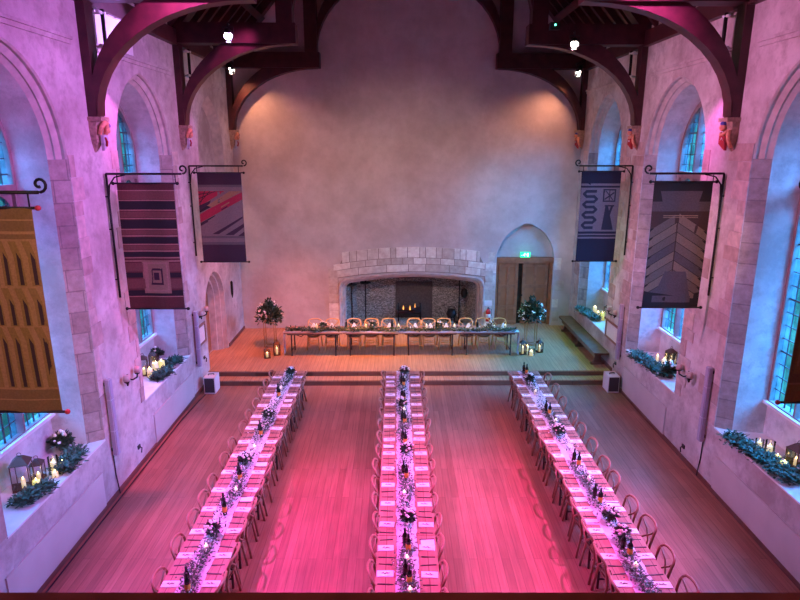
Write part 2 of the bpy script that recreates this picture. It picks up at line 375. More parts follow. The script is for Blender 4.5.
# ------------------------------------------------------------------ shell
WTOP = 9.25
WIN = {'left': [(8.60, 1.42), (13.24, 1.42)], 'right': [(9.12, 1.44), (13.72, 1.46), (18.22, 1.40)]}
ZSILL = {('left', 0): 1.27, ('left', 1): 1.25, ('right', 0): 1.25, ('right', 1): 1.23, ('right', 2): 1.16}
ZS, ZA = 6.25, 7.92
DEPTH = .77
wn = 0
for side, xw, s in (('left', XL, -1), ('right', XR, 1)):
    mb = MB(); P = lambda y, z, d=0: (xw + s * d, y, z)
    yend = yfar(xw)
    outer = [P(YB, 0), P(yend, 0), P(yend, WTOP), P(YB, WTOP)]
    holes = []
    for i, (yc, a) in enumerate(WIN[side]):
        holes.append([P(y, z) for y, z in arch(yc, a, ZSILL[side, i], ZS, ZA)])
    if side == 'left':
        DY, DA = 17.12, 1.0                                   # doorway to the stage
        holes.append([P(y, z) for y, z in arch(DY, DA, STG, 1.9, 3.0)])
        BY, BA = 17.85, 1.2                                   # shallow blind arch over it
        holes.append([P(y, z) for y, z in arch(BY, BA, 4.2, ZS, ZA - .1)])
    mb.mat(0).sheet(outer, holes)
    for i, (yc, a) in enumerate(WIN[side]):
        z0 = ZSILL[side, i]
        A_ = lambda ins, top: arch(yc, a - ins, z0, ZS, ZA - top)
        prof = [(0, 0, 0), (.02, .03, .03), (.02, .03, .08), (.10, .12, .14), (.10, .12, .17), (.16, .18, .24)]
        mb.mat(2)
        for (i0, t0, d0), (i1, t1, d1) in zip(prof, prof[1:]):
            p0, p1 = A_(i0, t0), A_(i1, t1)
            mb.mat(2).strip([P(y, z, d0) for y, z in p0[1:-1]], [P(y, z, d1) for y, z in p1[1:-1]])
        for q in (-1, 1):
            mb.mat(3).poly([P(yc + q * a, z0), P(yc + q * a, ZS), P(yc + q * (a - .16), ZS, .24), P(yc + q * (a - .16), z0, .24)])
            mb.mat(2).poly([P(yc + q * a, ZS)] + [P(yc + q * (a - i_), ZS, d_) for i_, t_, d_ in prof[1:]])
        mb.mat(1).strip([P(y, z, .24) for y, z in A_(.16, .18)], [P(y, z, DEPTH) for y, z in A_(.25, .36)])
        # apron under the glass
        mb.mat(1).poly([P(yc - a + .25, z0, DEPTH), P(yc + a - .25, z0, DEPTH), P(yc + a - .25, 1.88, DEPTH), P(yc - a + .25, 1.88, DEPTH)])
    if side == 'left':
        fr = arch(DY, DA, STG, 1.9, 3.0)
        prev, pd = fr, 0
        for k, (ins, dd) in enumerate(((.06, .0), (.10, .12), (.16, .12), (.20, .26), (.27, .26), (.30, .44))):
            cur = arch(DY, DA - ins, STG, 1.9, 3.0 - ins * 1.15)
            mb.mat(2).strip([P(y, z, pd) for y, z in prev], [P(y, z, dd) for y, z in cur]); prev, pd = cur, dd
        fr = arch(BY, BA, 4.2, ZS, ZA - .1); i1 = arch(BY, BA - .08, 4.2, ZS, ZA - .2); i2 = arch(BY, BA - .2, 4.2, ZS, ZA - .36)
        mb.mat(2).strip([P(y, z) for y, z in fr], [P(y, z, .09) for y, z in i1]); mb.strip([P(y, z, .09) for y, z in i1], [P(y, z, .22) for y, z in i2])
        mb.mat(0).poly([P(y, z, .22) for y, z in i2])
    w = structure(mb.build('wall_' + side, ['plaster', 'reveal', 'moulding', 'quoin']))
    # toothed quoin stones bonded into the wall face beside each opening
    qb = MB(); rnd = random.Random(5 if side == 'left' else 9)
    for i, (yc, a) in enumerate(WIN[side]):
        for q in (-1, 1):
            z = ZSILL[side, i] + .02
            if q == -1: z = ZSILL[side, i] + .02
            while z < ZS + .05:
                hh = rnd.uniform(.24, .42); ww = rnd.choice((.16, .22, .34, .48, .42)) if side == 'left' else rnd.choice((.25, .42, .6, .75, .5))
                if side == 'left' : ww *= .8
                y0 = yc + q * a
                qb.box((xw - s * .004, y0 + q * ww / 2, z + hh / 2), (.02, ww, hh - .012)); z += hh
    qb.build('quoin_stones', 'block', w)
    # sill slabs
    for i, (yc, a) in enumerate(WIN[side]):
        z0 = ZSILL[side, i]
        sb = MB().prism([P(yc - a, z0 - .02, -.015), P(yc + a, z0 - .02, -.015), P(yc + a, z0 - .02, 0), P(yc + a - .27, z0 - .02, DEPTH), P(yc - a + .27, z0 - .02, DEPTH), P(yc - a, z0 - .02, 0)], (0, 0, .03))
        sb.build('window_seat_slab', 'sill', w)
    # windows: three tall lights over three, stone mullions, leaded panes
    for i, (yc, a) in enumerate(WIN[side]):
        wn += 1; aw = a - .25; za = ZA - .38; D = DEPTH
        fb = MB()
        o1 = arch(yc, aw + .04, 1.86, ZS, za + .03); o2 = arch(yc, aw - .07, 1.95, ZS, za - .11)
        fb.strip([P(y, z, D - .03) for y, z in o1], [P(y, z, D - .03) for y, z in o2], closed=True)
        fb.strip([P(y, z, D - .03) for y, z in o2], [P(y, z, D + .15) for y, z in o2], closed=True)
        lw = (2 * (aw - .07) - .24) / 3
        for k in (-1, 1):
            ym = yc + k * (lw / 2 + .06); zt = archz(abs(ym - yc) + yc, yc, aw - .07, ZS, za - .11)
            fb.prism([P(ym - .06, 1.95, D + .06), P(ym - .02, 1.95, D - .05), P(ym + .02, 1.95, D - .05), P(ym + .06, 1.95, D + .06), P(ym + .06, 1.95, D + .14), P(ym - .06, 1.95, D + .14)], (0, 0, zt - 1.95))
        fb.box(P(yc, 5.80, D + .05), (.18, 2 * aw - .1, .15))
        # arched heads of the six lights
        for k in (-1, 0, 1):
            y0 = yc + k * (lw + .12)
            pt = arch(y0, lw / 2, 5.72, 5.32, 5.72, 6, close=False)
            for q in (-1, 1):
                hp = [p for p in pt if (p[0] - y0) * q >= -1e-6]
                if q == 1: hp = list(reversed(hp))
                fb.prism([P(y, z, D + .03) for y, z in hp] + [P(y0 + q * 0, 5.74, D + .03), P(y0 + q * lw / 2, 5.74, D + .03)], (s * .08, 0, 0))
        fo = structure(fb.build('window_%d' % wn, 'mullion'))
        gb = MB(); go = arch(yc, aw - .05, 1.94, ZS, za - .09)
        gb.poly([P(y, z, D + .05) for y, z in go]); gb.build('glass', 'glass', fo)
        lb = MB()
        for k in (-1, 0, 1):
            y0 = yc + k * (lw + .12)
            for u in range(1, 4):
                yy = y0 - lw / 2 + u * lw / 4; zt = archz(yy, yc, aw - .07, ZS, za - .11)
                wd = .035 if u == 2 else .016
                lb.box(P(yy, (1.95 + zt) / 2, D + .04), (.014, wd, zt - 1.95))
            z = 1.95
            while z < za - .2:
                z += .24
                if archz(y0, yc, aw - .07, ZS, za - .11) > z and (abs(z - 5.8) > .1): 
                    hw = lw / 2
                    yl, yr = y0 - hw, y0 + hw
                    if z > ZS:
                        ys = [y0 - hw + t * lw / 20 for t in range(21)]; ys = [v for v in ys if archz(v, yc, aw - .07, ZS, za - .11) > z]
                        if len(ys) < 2: continue
                        yl, yr = ys[0], ys[-1]
                    lb.box(P((yl + yr) / 2, z, D + .04), (.014, yr - yl, .016 if round((z - 1.95) / .24) % 4 else .03))
        lb.build('leading', 'lead', fo)
        # inner frame ledge
        MB().box(P(yc, 1.90, D - .02), (.14, 2 * aw + .06, .06)).build('window_ledge', 'sill', fo)
    # string course between the roof posts
    tr = MB(); posts = [6.5, 11.0, 15.45, 20.1] if side == 'left' else [6.6, 11.27, 15.72, 20.7]
    last = YB
    for p in posts:
        e = min(p - .45, yend); 
        tr.box((xw - s * .03, (last + e) / 2, 8.16), (.06, e - last, .05)); tr.box((xw - s * .015, (last + e) / 2, 8.10), (.03, e - last, .07)); last = p + .45
    structure(tr.build('trim_1' if side == 'left' else 'trim_2', 'plaster'))
    structure(MB().box((xw - s * .06, (YB + yend) / 2, 8.95), (.16, yend - YB, .34)).build('wall_plate', 'timber', w))
    # skirting
    b1 = structure(MB().box((xw - s * .012, (YB + 15.6) / 2, .05), (.03, 15.6 - YB, .10)).build('baseboard_' + side, 'skirting'))
    MB().box((xw - s * .012, (16.0 + yend) / 2, STG + .05), (.03, yend - 16.0, .10)).build('stage_skirting', 'skirting', b1) if side == 'right' else MB().box((xw - s * .012, (18.2 + yend) / 2, STG + .05), (.03, yend - 18.2, .10)).build('stage_skirting', 'skirting', b1)
    # heater boards let in under the seats
    hb = MB()
    for y0, y1 in (((7.0, 9.75), (12.15, 14.7)) if side == 'left' else ((7.4, 10.35), (12.55, 15.1))):
        hb.box((xw - s * .012, (y0 + y1) / 2, .43), (.03, y1 - y0, .66))
    structure(hb.build('trim_3' if side == 'left' else 'trim_4', 'board'))
    if side == 'left':
        structure(MB().poly([P(y, z, .44) for y, z in arch(DY, DA - .3, STG, 1.9, 2.655)]).prism([P(DY - .02, STG + .02, .42), P(DY + .02, STG + .02, .42), P(DY + .02, 2.6, .42), P(DY - .02, 2.6, .42)], (-.02, 0, 0)).build('door_1', 'door'))

# far wall, skewed
mb = MB(); F = lambda x, z, d=0: (x, yfar(x) + d, z)
FX0, FX1, FC = -1.93, 2.95, .51
def fire_outline(x0, x1, zc, zt, r=.28, z0=STG, n=12):
    """low four-centred opening: tight shoulder curves, then a long flat arc"""
    c = (x0 + x1) / 2; pts = [(x0, z0)]
    for k in range(5):
        t = k / 4 * PI / 2 * .95; pts.append((x0 + r - r * math.cos(t), zc - r + r * math.sin(t)))
    xa = pts[-1][0]
    for k in range(1, n): 
        u = k / n; x = xa + (2 * c - 2 * xa) * u; pts.append((x, zc + (zt - zc) * (1 - (2 * u - 1) ** 2)))
    pts += [(2 * c - x, z) for x, z in reversed(pts[:6])]
    return pts
fo_out = fire_outline(FX0, FX1, 1.97, 2.13)
outer = [F(XL, 0), F(XR, 0), F(XR, WTOP), F(XC, 15.9), F(XL, WTOP)]
door_arch = arch(4.43, 1.0, STG, 2.66, 3.92)
mb.mat(0).sheet(outer, [[F(x, z) for x, z in fo_out], [F(x, z) for x, z in door_arch]])
mb.strip([F(x, z) for x, z in door_arch], [F(x, z, .32) for x, z in door_arch]); mb.poly([F(x, z, .32) for x, z in door_arch])
bb = [(XL - .9, -.1), (XR + .9, -.1), (XR + .9, WTOP), (XC, 16.2), (XL - .9, WTOP)]
mb.poly([F(x, z, 1.7) for x, z in bb]); mb.strip([F(x, z, .0) for x, z in bb], [F(x, z, 1.7) for x, z in bb], False, True)
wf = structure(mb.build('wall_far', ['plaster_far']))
sb = MB(); rnd = random.Random(3)
for (x0, z, ww, hh) in ((-2.25, 1.25, .38, .5), (-2.28, .7, .3, .45), (3.0, 2.2, .42, .36), (3.08, 1.8, .34, .32), (3.0, 1.4, .4, .36), (3.1, .9, .3, .4), (5.43, 2.3, .25, .42), (5.52, 1.55, .3, .36), (5.45, .95, .2, .3), (3.14, 2.62, .22, .3), (-2.3, 1.9, .3, .34), (5.48, .45, .22, .34)):
    sb.box(F(x0 + ww / 2, z + hh / 2, -.004), (ww, .02, hh))
sb.build('ashlar_stones', 'voussoir', wf)
structure(MB().poly([(XL, YB, 0), (XR, YB, 0), (XR, YB, WTOP), (XC, YB, 15.9), (XL, YB, WTOP)]).build('wall_near', 'plaster'))
structure(MB().box((XC, (YB + 21) / 2, -.05), (XR - XL + 1, 21 - YB, .1)).build('floor', 'floor'))
# stage with two steps
st = MB(); ye = 16.0
st.mat(0).prism([(XL, 16.0, 0), (XR, 16.08, 0), F(XR, 0, .5), F(XL, 0, .5)], (0, 0, STG)).prism([(XL - .6, 15.9, 0), (XL, 15.9, 0), (XL, 18.4, 0), (XL - .6, 18.4, 0)], (0, 0, STG - .001))
so = structure(st.build('floor_stage', ['stage']))
MB().prism([(XL, 15.66, .0), (XR, 15.74, .0), (XR, 16.08, .0), (XL, 16.0, .0)], (0, 0, .145)).build('step', 'stage', so)
MB().prism([(XL, 15.985, .15), (XR, 16.065, .15), (XR, 16.0805, .15), (XL, 16.0005, .15)], (0, 0, .115)).build('riser', 'riser', so)
MB().prism([(XL, 15.645, .0), (XR, 15.725, .0), (XR, 15.7405, .0), (XL, 15.6605, .0)], (0, 0, .12)).build('riser', 'riser', so)
# gallery: floor, parapet and the handrail under the viewer
structure(MB().box((XC, (YB + .95) / 2, 4.35), (XR - XL, .95 - YB, .2)).build('floor_gallery', 'floor'))
gr = thing('gallery_rail', 'polished dark wooden handrail of the gallery across the foot of the hall view', 'handrail', (XC, .93, 4.45))
MB().box((0, 0, 1.107), (XR - XL, .17, .09)).box((0, 0, 1.047), (XR - XL, .11, .05)).build('handrail', 'rail', gr)
MB().box((0, 0, .51), (XR - XL, .05, 1.02)).build('parapet_panel', 'rail', gr)

# ------------------------------------------------------------------ roof
rb = MB()
for xw, s in ((XL, -1), (XR, 1)):
    rb.prism([(xw + s * .35, YB - .1, 8.98), (XC, YB - .1, 15.75), (XC, YB - .1, 15.9), (xw + s * .5, YB - .1, 9.0)], (0, 23.6, 0))
ro = structure(rb.build('ceiling', 'roof'))
for xw, s in ((XL, -1), (XR, 1)):
    dv = Vector((XC - xw - s * .2, 0, 15.6 - 9.0)); L = dv.length; ang = math.atan2(dv.z, dv.x)
    rot = Matrix.Rotation(-ang, 3, 'Y')
    y = 5.0
    while y < 20.2:
        MB().box(((xw + s * .2 + XC) / 2, y, (9.0 + 15.6) / 2), (L, .12, .15), rot).build('rafter', 'timber', ro); y += .6
    for t in (.22, .5, .78):
        MB().box((xw + s * .2 + dv.x * t - math.sin(ang) * -.0, (4 + 20.2) / 2, 9.0 + dv.z * t - .16), (.2, 16.4, .24), rot).build('purlin', 'timber', ro)
TR = [(11.0, 11.27, 'third from the gable, nearest the gallery'), (15.47, 15.74, 'second from the gable'), (20.0, 20.42, 'set against the fireplace gable')]
for yl, yr, what in TR:
    t = thing('roof_truss', 'dark oak hammerbeam roof truss, ' + what, 'roof truss', (XC, (yl + yr) / 2, 6.95))
    t['kind'] = 'structure'
    org = Vector((XC, (yl + yr) / 2, 6.95))
    yy = lambda x: yl + (x - XL) / (XR - XL) * (yr - yl)
    def pr(pts, w, name):
        m = MB(); front = [Vector((x, yy(x) - w / 2, z)) - org for x, z in pts]
        m.prism(front, (0, w, 0)); return m.build(name, 'timber', t)
    for xw, d in ((XL, 1), (XR, -1)):
        X = lambda u: xw + d * u
        pr([(X(0), 6.95), (X(.15), 6.95), (X(.15), 8.84), (X(.12), 9.6), (X(0), 9.3)], .28, 'wall_post')
        lo = [(X(2.85 - 2.68 * math.cos(k / 12 * PI / 2)), 6.97 + 1.84 * math.sin(k / 12 * PI / 2)) for k in range(13)]
        hi = [(2.85 - 2.80 * math.cos(k / 12 * 1.0), 7.02 + 2.25 * math.sin(k / 12 * 1.0)) for k in range(13)]
        hi = [(X(u), min(z, 8.85)) for u, z in hi if u > .12]
        pr(lo + [(X(1.4), 8.86)] + list(reversed(hi)), .28, 'curved_brace')
        pr([(X(0), 8.82), (X(2.93), 8.82), (X(2.93), 9.27), (X(0), 9.27)], .40, 'hammer_beam')
        pr([(X(2.48), 9.27), (X(2.86), 9.27), (X(2.86), 12.35), (X(2.48), 11.9)], .36, 'hammer_post')
        hw = abs(XC - X(2.84))
        lo = [(XC - d * hw * math.cos(k / 12 * PI / 2), 9.3 + 2.25 * math.sin(k / 12 * PI / 2)) for k in range(13)]
        hi = [(XC - d * (hw + .02) * math.cos(k / 12 * PI / 2 * .999), 9.75 + 2.25 * math.sin(k / 12 * PI / 2)) for k in range(13)]
        pr(lo + list(reversed(hi)), .28, 'arch_brace')
        pr([(X(0.05), 9.0), (XC, 15.45), (XC, 15.75), (X(-.25), 9.0)], .34, 'principal_rafter')
    pr([(X(2.5), 11.95), (XL + 2.5, 11.95), (XL + 2.5, 12.35), (X(2.5), 12.35)], .34, 'collar_beam')
# iron stays beside the posts and carved corbels under them
kinds = ['orange kneeling figure and grey shield', 'pale crowned head and small shield', 'small figure and blue shield']
kinds2 = ['blue-capped figure over a red lozenge shield', 'figure leaning over a red and gold shield', 'small figure over a red shield']
for side, xw, d, ys in (('left', XL, 1, (10.98, 15.45, 20.02)), ('right', XR, -1, (11.25, 15.72, 20.40))):
    for i, y in enumerate(ys):
        k = kinds[i] if side == 'left' else kinds2[i]
        t = thing('carved_corbel', 'painted stone corbel carved with ' + k + ' under roof post', 'corbel', (xw, y, 6.38), 0 if d == 1 else PI, 'painted corbels')
        # body tapering down to the wall
        m = MB()
        m.prism([(0, -.16, .57), (.24, -.16, .57), (.24, -.16, .50), (0, -.16, .50)], (0, .32, 0))
        m.build('capping', 'ochre', t)
        prof = [(.20, .13, .50), (.18, .14, .40), (.17, .13, .28), (.13, .10, .14), (.05, .05, .02), (.0, .03, -.03)]
        m = MB(); last = None
        for u, hw, z in prof:
            cur = [(0, -hw, z), (u * .7, -hw, z), (u, -hw * .5, z), (u, hw * .5, z), (u * .7, hw, z), (0, hw, z)]
            if last: m.strip(last, cur)
            last = cur
        m.build('carved_block', 'ochre', t)
        m = MB()
        if side == 'left':
            m.tube([(.17, -.12, .28), (.21, -.11, .40), (.23, -.05, .47), (.23, .03, .46), (.22, .06, .36), (.20, .03, .28)], [.03, .045, .05, .05, .045, .035], 8)
            m.sphere((.21, .11, .34), .045)
        else:
            m.sphere((.22, .0, .40), .065); m.tube([(.18, -.12, .30), (.22, -.05, .28), (.23, .05, .28), (.19, .12, .34)], .03, 8)
            m.tube([(.10, .12, .05), (.17, .12, .2), (.18, .12, .36)], .035, 8)
        m.build('carved_figure', 'flesh', t)
        MB().sphere((.21, .10 if side == 'left' else 0, .43 if side == 'left' else .465), .06, sc=(1, 1, .8)).build('cap', 'blue', t)
        sh = [(-.10, .26), (.11, .26), (.11, .12), (.01, .0), (-.10, .12)]
        m = MB().prism([(.17 if z > .1 else .11, y0, z) for y0, z in sh], (.05, 0, 0))
        so_ = m.build('shield', 'column' if side == 'left' else 'cred', t)
        m = MB()
        if side == 'left': m.tube([(.235, -.07, .22), (.235, -.02, .16), (.20, .03, .08)], .02, 6)
        else:
            q = [(.005, .22), (.06, .17), (.005, .10), (-.05, .17)]
            m.tube([(.225, a, b) for a, b in q], .011, 5, closed=True)
        m.build('shield_device', 'cred' if side == 'left' else 'napkin', so_)
        if i < 2:
            t = thing('iron_stay', 'slim iron stay on two brackets beside %s roof post %s' % (('second', 'third')[1 - i] if False else ('nearest', 'middle')[i], 'on the striped banner wall' if side == 'left' else 'on the chevron banner wall'), 'iron stay', (xw, y + .42, 7.9))
            m = MB().tube([(d * .20, 0, .18), (d * .20, 0, .86)], .035, 8); m.build('stay_rod', 'iron', t)
            for zz in (.25, .80): MB().tube([(0, 0, zz), (d * .26, 0, zz)], .022, 6).tube([(d * .20, -.2, zz), (d * .2, .06, zz)], .03, 6).build('bracket', 'whitepl', t)

t = thing('wall_panel', 'pale rectangular panel high on the striped banner wall behind the nearest curved brace', 'wall panel', (XL, 12.2, 8.2), 0)
MB().box((.025, 0, .29), (.03, 1.5, .56)).build('board', 'whitepl', t)
for k in (-.5, -.17, .17, .5): MB().box((.045, k, .63), (.06, .26, .12)).build('reflector', 'speaker', t)
MB().box((.02, 0, .63), (.03, 1.5, .15)).build('head_rail', 'blackp', t)
# ------------------------------------------------------------------ banners on iron brackets
def bracket(xw, d, y, label, top=5.97, bot=3.66, reach=1.42):
    t = thing('banner_bracket', label, 'bracket', (xw, y, bot), 0, 'wrought iron banner brackets')
    h = top - bot
    MB().tube([(d * .05, 0, 0), (d * .05, 0, h)], .022, 8).tube([(0, 0, .35), (d * .06, 0, .35)], .014, 6).tube([(0, 0, 1.9), (d * .06, 0, 1.9)], .014, 6).tube([(0, 0, 1.3), (d * .06, 0, 1.3)], .014, 6).build('upright', 'iron', t)
    m = MB().tube([(d * .05, 0, h), (d * reach, 0, h)], .020, 8)
    sc = [(d * (reach + .02 + .085 * math.sin(a) * (1 - a / 9)), 0, h + .085 - .085 * math.cos(a) * (1 - a / 9)) for a in [k * .5 for k in range(14)]]
    m.tube(sc, .017, 8); m.build('scroll_arm', 'iron', t)
    MB().tube([(d * .06, 0, h - .42), (d * .09, 0, h - .2), (d * .2, 0, h - .06), (d * .4, 0, h - .015)], .014, 6).build('curved_strut', 'iron', t)
    for u in (.24, reach - .12): MB().tube([(d * u, 0, h), (d * u, 0, h - .17)], .009, 6).build('hanger', 'iron', t)
    return t
def banner(xl, xr, y, label, zt, zb, base, design, colors, finial='iron'):
    """hanging woven banner facing the gallery: rods top and bottom, cloth with a woven design (u, v in 0..1, v down)"""
    W, Hh = xr - xl, zt - zb
    t = thing('wall_banner', label, 'banner', ((xl + xr) / 2, y, zb), 0, 'woven wall banners')
    names = ['bn_' + base] + ['bn_' + c for c in colors]
    for c in names:
        if c not in M: M[c] = simple('woven_' + c[3:].replace('_', ' '), BC[c[3:]], .9, noise=.16, scale=45)
    m = MB(); bow = lambda u, v: .012 * math.sin(u * 9 + v * 2) + .02 * math.sin(v * PI)
    pt = lambda u, v, k: ((u - .5) * W, -bow(u, v) - .0012 * k - .006, Hh * (1 - v))
    nu, nv = 12, 16
    for side in (0, 1):
        for i in range(nu):
            for j in range(nv):
                q = [(i / nu, j / nv), (i / nu, (j + 1) / nv), ((i + 1) / nu, (j + 1) / nv), ((i + 1) / nu, j / nv)]
                pp = [pt(u, v, 0) for u, v in q]
                if side: pp = [(a, b + .012, c) for a, b, c in reversed(pp)]
                m.mat(0).poly(pp)
    for k, (ci, poly) in enumerate(design):
        # clip polygons into strips so that they follow the cloth
        us = [p[0] for p in poly]; vs = [p[1] for p in poly]
        m.mat(ci + 1)
        bm2 = bmesh.new(); f = bm2.faces.new([bm2.verts.new((u, v, 0)) for u, v in poly])
        bmesh.ops.triangulate(bm2, faces=[f])
        for axis, n in ((0, nu), (1, nv)):
            for c in range(1, n):
                no = Vector((1, 0, 0)) if axis == 0 else Vector((0, 1, 0)); co = no * (c / n)
                bmesh.ops.bisect_plane(bm2, geom=bm2.verts[:] + bm2.edges[:] + bm2.faces[:], plane_co=co, plane_no=no)
        for f in bm2.faces: m.poly([pt(min(max(v.co.x, 0), 1), min(max(v.co.y, 0), 1), 1 + k * .15) for v in f.verts])
        bm2.free()
    m.build('cloth', names, t)
    for zz, nm in ((Hh, 'top_rod'), (0, 'bottom_rod')):
        r = MB().tube([(-W / 2 - .05, 0, zz), (W / 2 + .05, 0, zz)], .017, 8); ob = r.build(nm, 'iron', t)
        f = MB()
        for q in (-1, 1): f.sphere((q * (W / 2 + .07), 0, zz), .032)
        f.build('finial', finial, ob)
    return t
BC = dict(maroon=(.085, .026, .022), black=(.012, .010, .013), plum=(.14, .055, .045), tan=(.24, .15, .10), pinkline=(.30, .17, .13), rust=(.13, .035, .04), aubergine=(.032, .012, .024),
          stone=(.15, .11, .10), crimson=(.27, .012, .035), straw=(.24, .13, .065), navy=(.007, .008, .024), lilac=(.13, .115, .13), indigo=(.015, .018, .034), dusk=(.075, .055, .068), bark=(.115, .085, .080), umber=(.165, .115, .095),
          sand=(.20, .145, .115), ochre=(.40, .22, .09), cocoa=(.22, .125, .045), olive=(.28, .165, .045), dark=(.045, .022, .022), grey=(.085, .07, .068))
rect = lambda u0, v0, u1, v1: [(u0, v0), (u1, v0), (u1, v1), (u0, v1)]
def wr(): return None
# striped banner, left wall
D = []
for v0, v1 in ((.10, .17), (.245, .32), (.39, .455), (.545, .59)): pass
for v0, v1, c in ((.05, .058, 3), (.125, .133, 3), (.135, .20, 1), (.20, .208, 3), (.265, .273, 3), (.28, .345, 1), (.35, .358, 3), (.40, .41, 3), (.415, .465, 1), (.468, .476, 3), (.52, .53, 3), (.532, .57, 1), (.575, .583, 3), (.60, .61, 3), (.70, .74, 1), (.845, .89, 1), (.893, .90, 3)): D.append((c, rect(0, v0, 1, v1)))
for v0, v1 in ((.06, .12), (.215, .26), (.362, .395), (.48, .515), (.62, .69), (.75, .83)): D.append((2, rect(0, v0, 1, v1)))
D += [(4, rect(.30, .60, .80, .87)), (3, rect(.33, .615, .77, .855)), (4, rect(.36, .63, .74, .84)), (0, rect(.43, .665, .67, .80)), (4, rect(.46, .682, .64, .783)), (0, rect(.50, .70, .60, .76))]
banner(-5.10, -4.07, 11.16, 'maroon and black striped banner with a concentric square near its foot', 5.80, 3.44, 'maroon', D, ['aubergine', 'black', 'plum', 'pinkline', 'tan'])
bracket(XL, 1, 11.16, 'wrought iron bracket carrying the striped banner')
# diagonal banner, left wall by the stage
D = [(1, rect(0, .13, 1, .20)), (1, rect(0, .71, 1, .78)), (0, rect(0, .78, 1, 1)), (1, rect(0, .20, 1, .71))]
D = [(0, rect(0, 0, 1, .13)), (1, rect(0, .13, 1, .155)), (4, rect(0, .155, 1, .19)), (0, rect(0, .80, 1, 1)), (1, rect(0, .70, 1, .725)), (4, rect(0, .725, 1, .77)), (1, rect(0, .77, 1, .80)), (4, rect(0, .19, 1, .70))]
D += [(2, [(0, .20), (.60, .20), (0, .37)]), (5, [(0, .40), (.85, .20), (1, .20), (0, .44)]), (3, [(.18, .36), (.72, .20), (1, .20), (.30, .38)]), (2, [(0, .46), (.2, .40), (1, .21), (1, .29), (0, .55)]), (0, [(.0, .36), (.28, .30), (.24, .34), (.0, .42)]),
      (5, [(0, .555), (.35, .465), (.35, .475), (.0, .58)]), (0, [(0, .56), (.18, .51), (.18, .54), (0, .59)]), (0, [(.25, .68), (.55, .60), (.98, .48), (.98, .50), (.6, .62), (.4, .68)]), (0, [(.55, .69), (1, .56), (1, .60), (.75, .69)]), (0, [(.85, .70), (1, .65), (1, .70)]), (3, [(.5, .37), (.7, .315), (.7, .33), (.5, .385)]), (0, [(.5, .40), (.65, .36), (.65, .375), (.5, .415)])]
for k in range(4): D.append((5, [(0, .23 + k * .05), (.5 - k * .12, .20 if k < 1 else .20 + .0), (.52 - k * .12, .20), (0, .24 + k * .05)]))
banner(-5.09, -3.97, 15.66, 'dark banner with crimson and grey diagonal bands hanging near the stage', 5.80, 3.50, 'aubergine', D, ['aubergine', 'grey', 'crimson', 'straw', 'stone', 'black'])
bracket(XL, 1, 15.66, 'wrought iron bracket carrying the banner with crimson diagonal bands')
# flame-pattern banner, nearest on the left wall
D = [(1, rect(0, 0, 1, .105)), (2, rect(0, .105, 1, .118)), (1, rect(0, .118, 1, .14)), (1, rect(0, .875, 1, 1)), (2, rect(0, .872, 1, .88)), (2, rect(0, .05, 1, .057)), (2, rect(0, .93, 1, .936))]
for r0, r1 in ((.15, .36), (.37, .555), (.56, .868)):
    for k in range(7):
        u = .02 + k * .143
        D.append((0, [(u - .02, r0), (u + .06, r0), (u + .105, r0 + .07), (u + .125, r1), (u + .03, r1), (u + .025, r0 + .07)]))
        D.append((3, [(u + .055, r0 + .05), (u + .095, r0 + .085), (u + .10, r1 - .005), (u + .06, r1 - .005)]))
D = [d if d[0] != 0 else (4, [(min(max(a, 0), 1), b) for a, b in d[1]]) for d in D]
banner(-5.10, -4.01, 6.66, 'ochre and brown flame-pattern banner hanging nearest the gallery', 5.80, 3.38, 'ochre', D, ['ochre', 'cocoa', 'ochre', 'dark', 'olive'], 'cred')
bracket(XL, 1, 6.66, 'wrought iron bracket carrying the ochre flame-pattern banner')
# chevron banner, right wall
D = [(0, rect(0, 0, 1, .15)), (0, rect(0, .93, 1, 1)), (2, [(.12, .07), (.84, .07), (.76, .21), (.20, .21)]), (2, rect(.02, .15, .22, .225)), (2, rect(.8, .15, .99, .225))]
D += [(1, rect(0, .225, 1, .92))]
for k in range(8):
    v = .24 + k * .075; c = (3, 4, 3, 2, 4, 3, 4, 2)[k]
    D.append((c, [(0, v + .13), (.46, v), (.46, v + .07), (0, v + .20)])); D.append(((4, 3, 4, 3, 2, 4, 3, 4)[k], [(.48, v), (1, v + .15), (1, v + .22), (.48, v + .07)]))
    D.append((0, [(0, v + .12), (.07, v + .115), (0, v + .145)])); D.append((0, [(1, v + .145), (.92, v + .135), (1, v + .17)]))
for k in range(7):
    v = .31 + k * .075
    D.append((0, [(0, v + .128), (.47, v - .002), (.47, v + .002), (0, v + .132)])); D.append((0, [(.47, v - .002), (1, v + .148), (1, v + .152), (.47, v + .002)]))
D += [(2, [(.34, .70), (.70, .70), (.82, .90), (.84, .96), (.16, .96), (.22, .86)]), (5, rect(.20, .255, .80, .262)), (5, rect(.2, .27, .8, .275))]
D += [(0, [(0, .86), (.10, .87), (.10, .90), (.14, .93), (1, .93), (1, 1), (0, 1)]), (0, [(1, .87), (.90, .88), (.90, .92), (.86, .94), (1, .94)]), (2, rect(.16, .90, .84, .955))]
D = [(c, [(min(max(a, 0), 1), min(b, 1)) for a, b in p]) for c, p in D]
banner(4.75, 5.83, 11.32, 'brown and dark banner woven with stacked chevrons', 5.82, 3.42, 'dusk', D, ['black', 'dark', 'dusk', 'bark', 'umber', 'tan'])
bracket(XR, -1, 11.32, 'wrought iron bracket carrying the chevron banner')
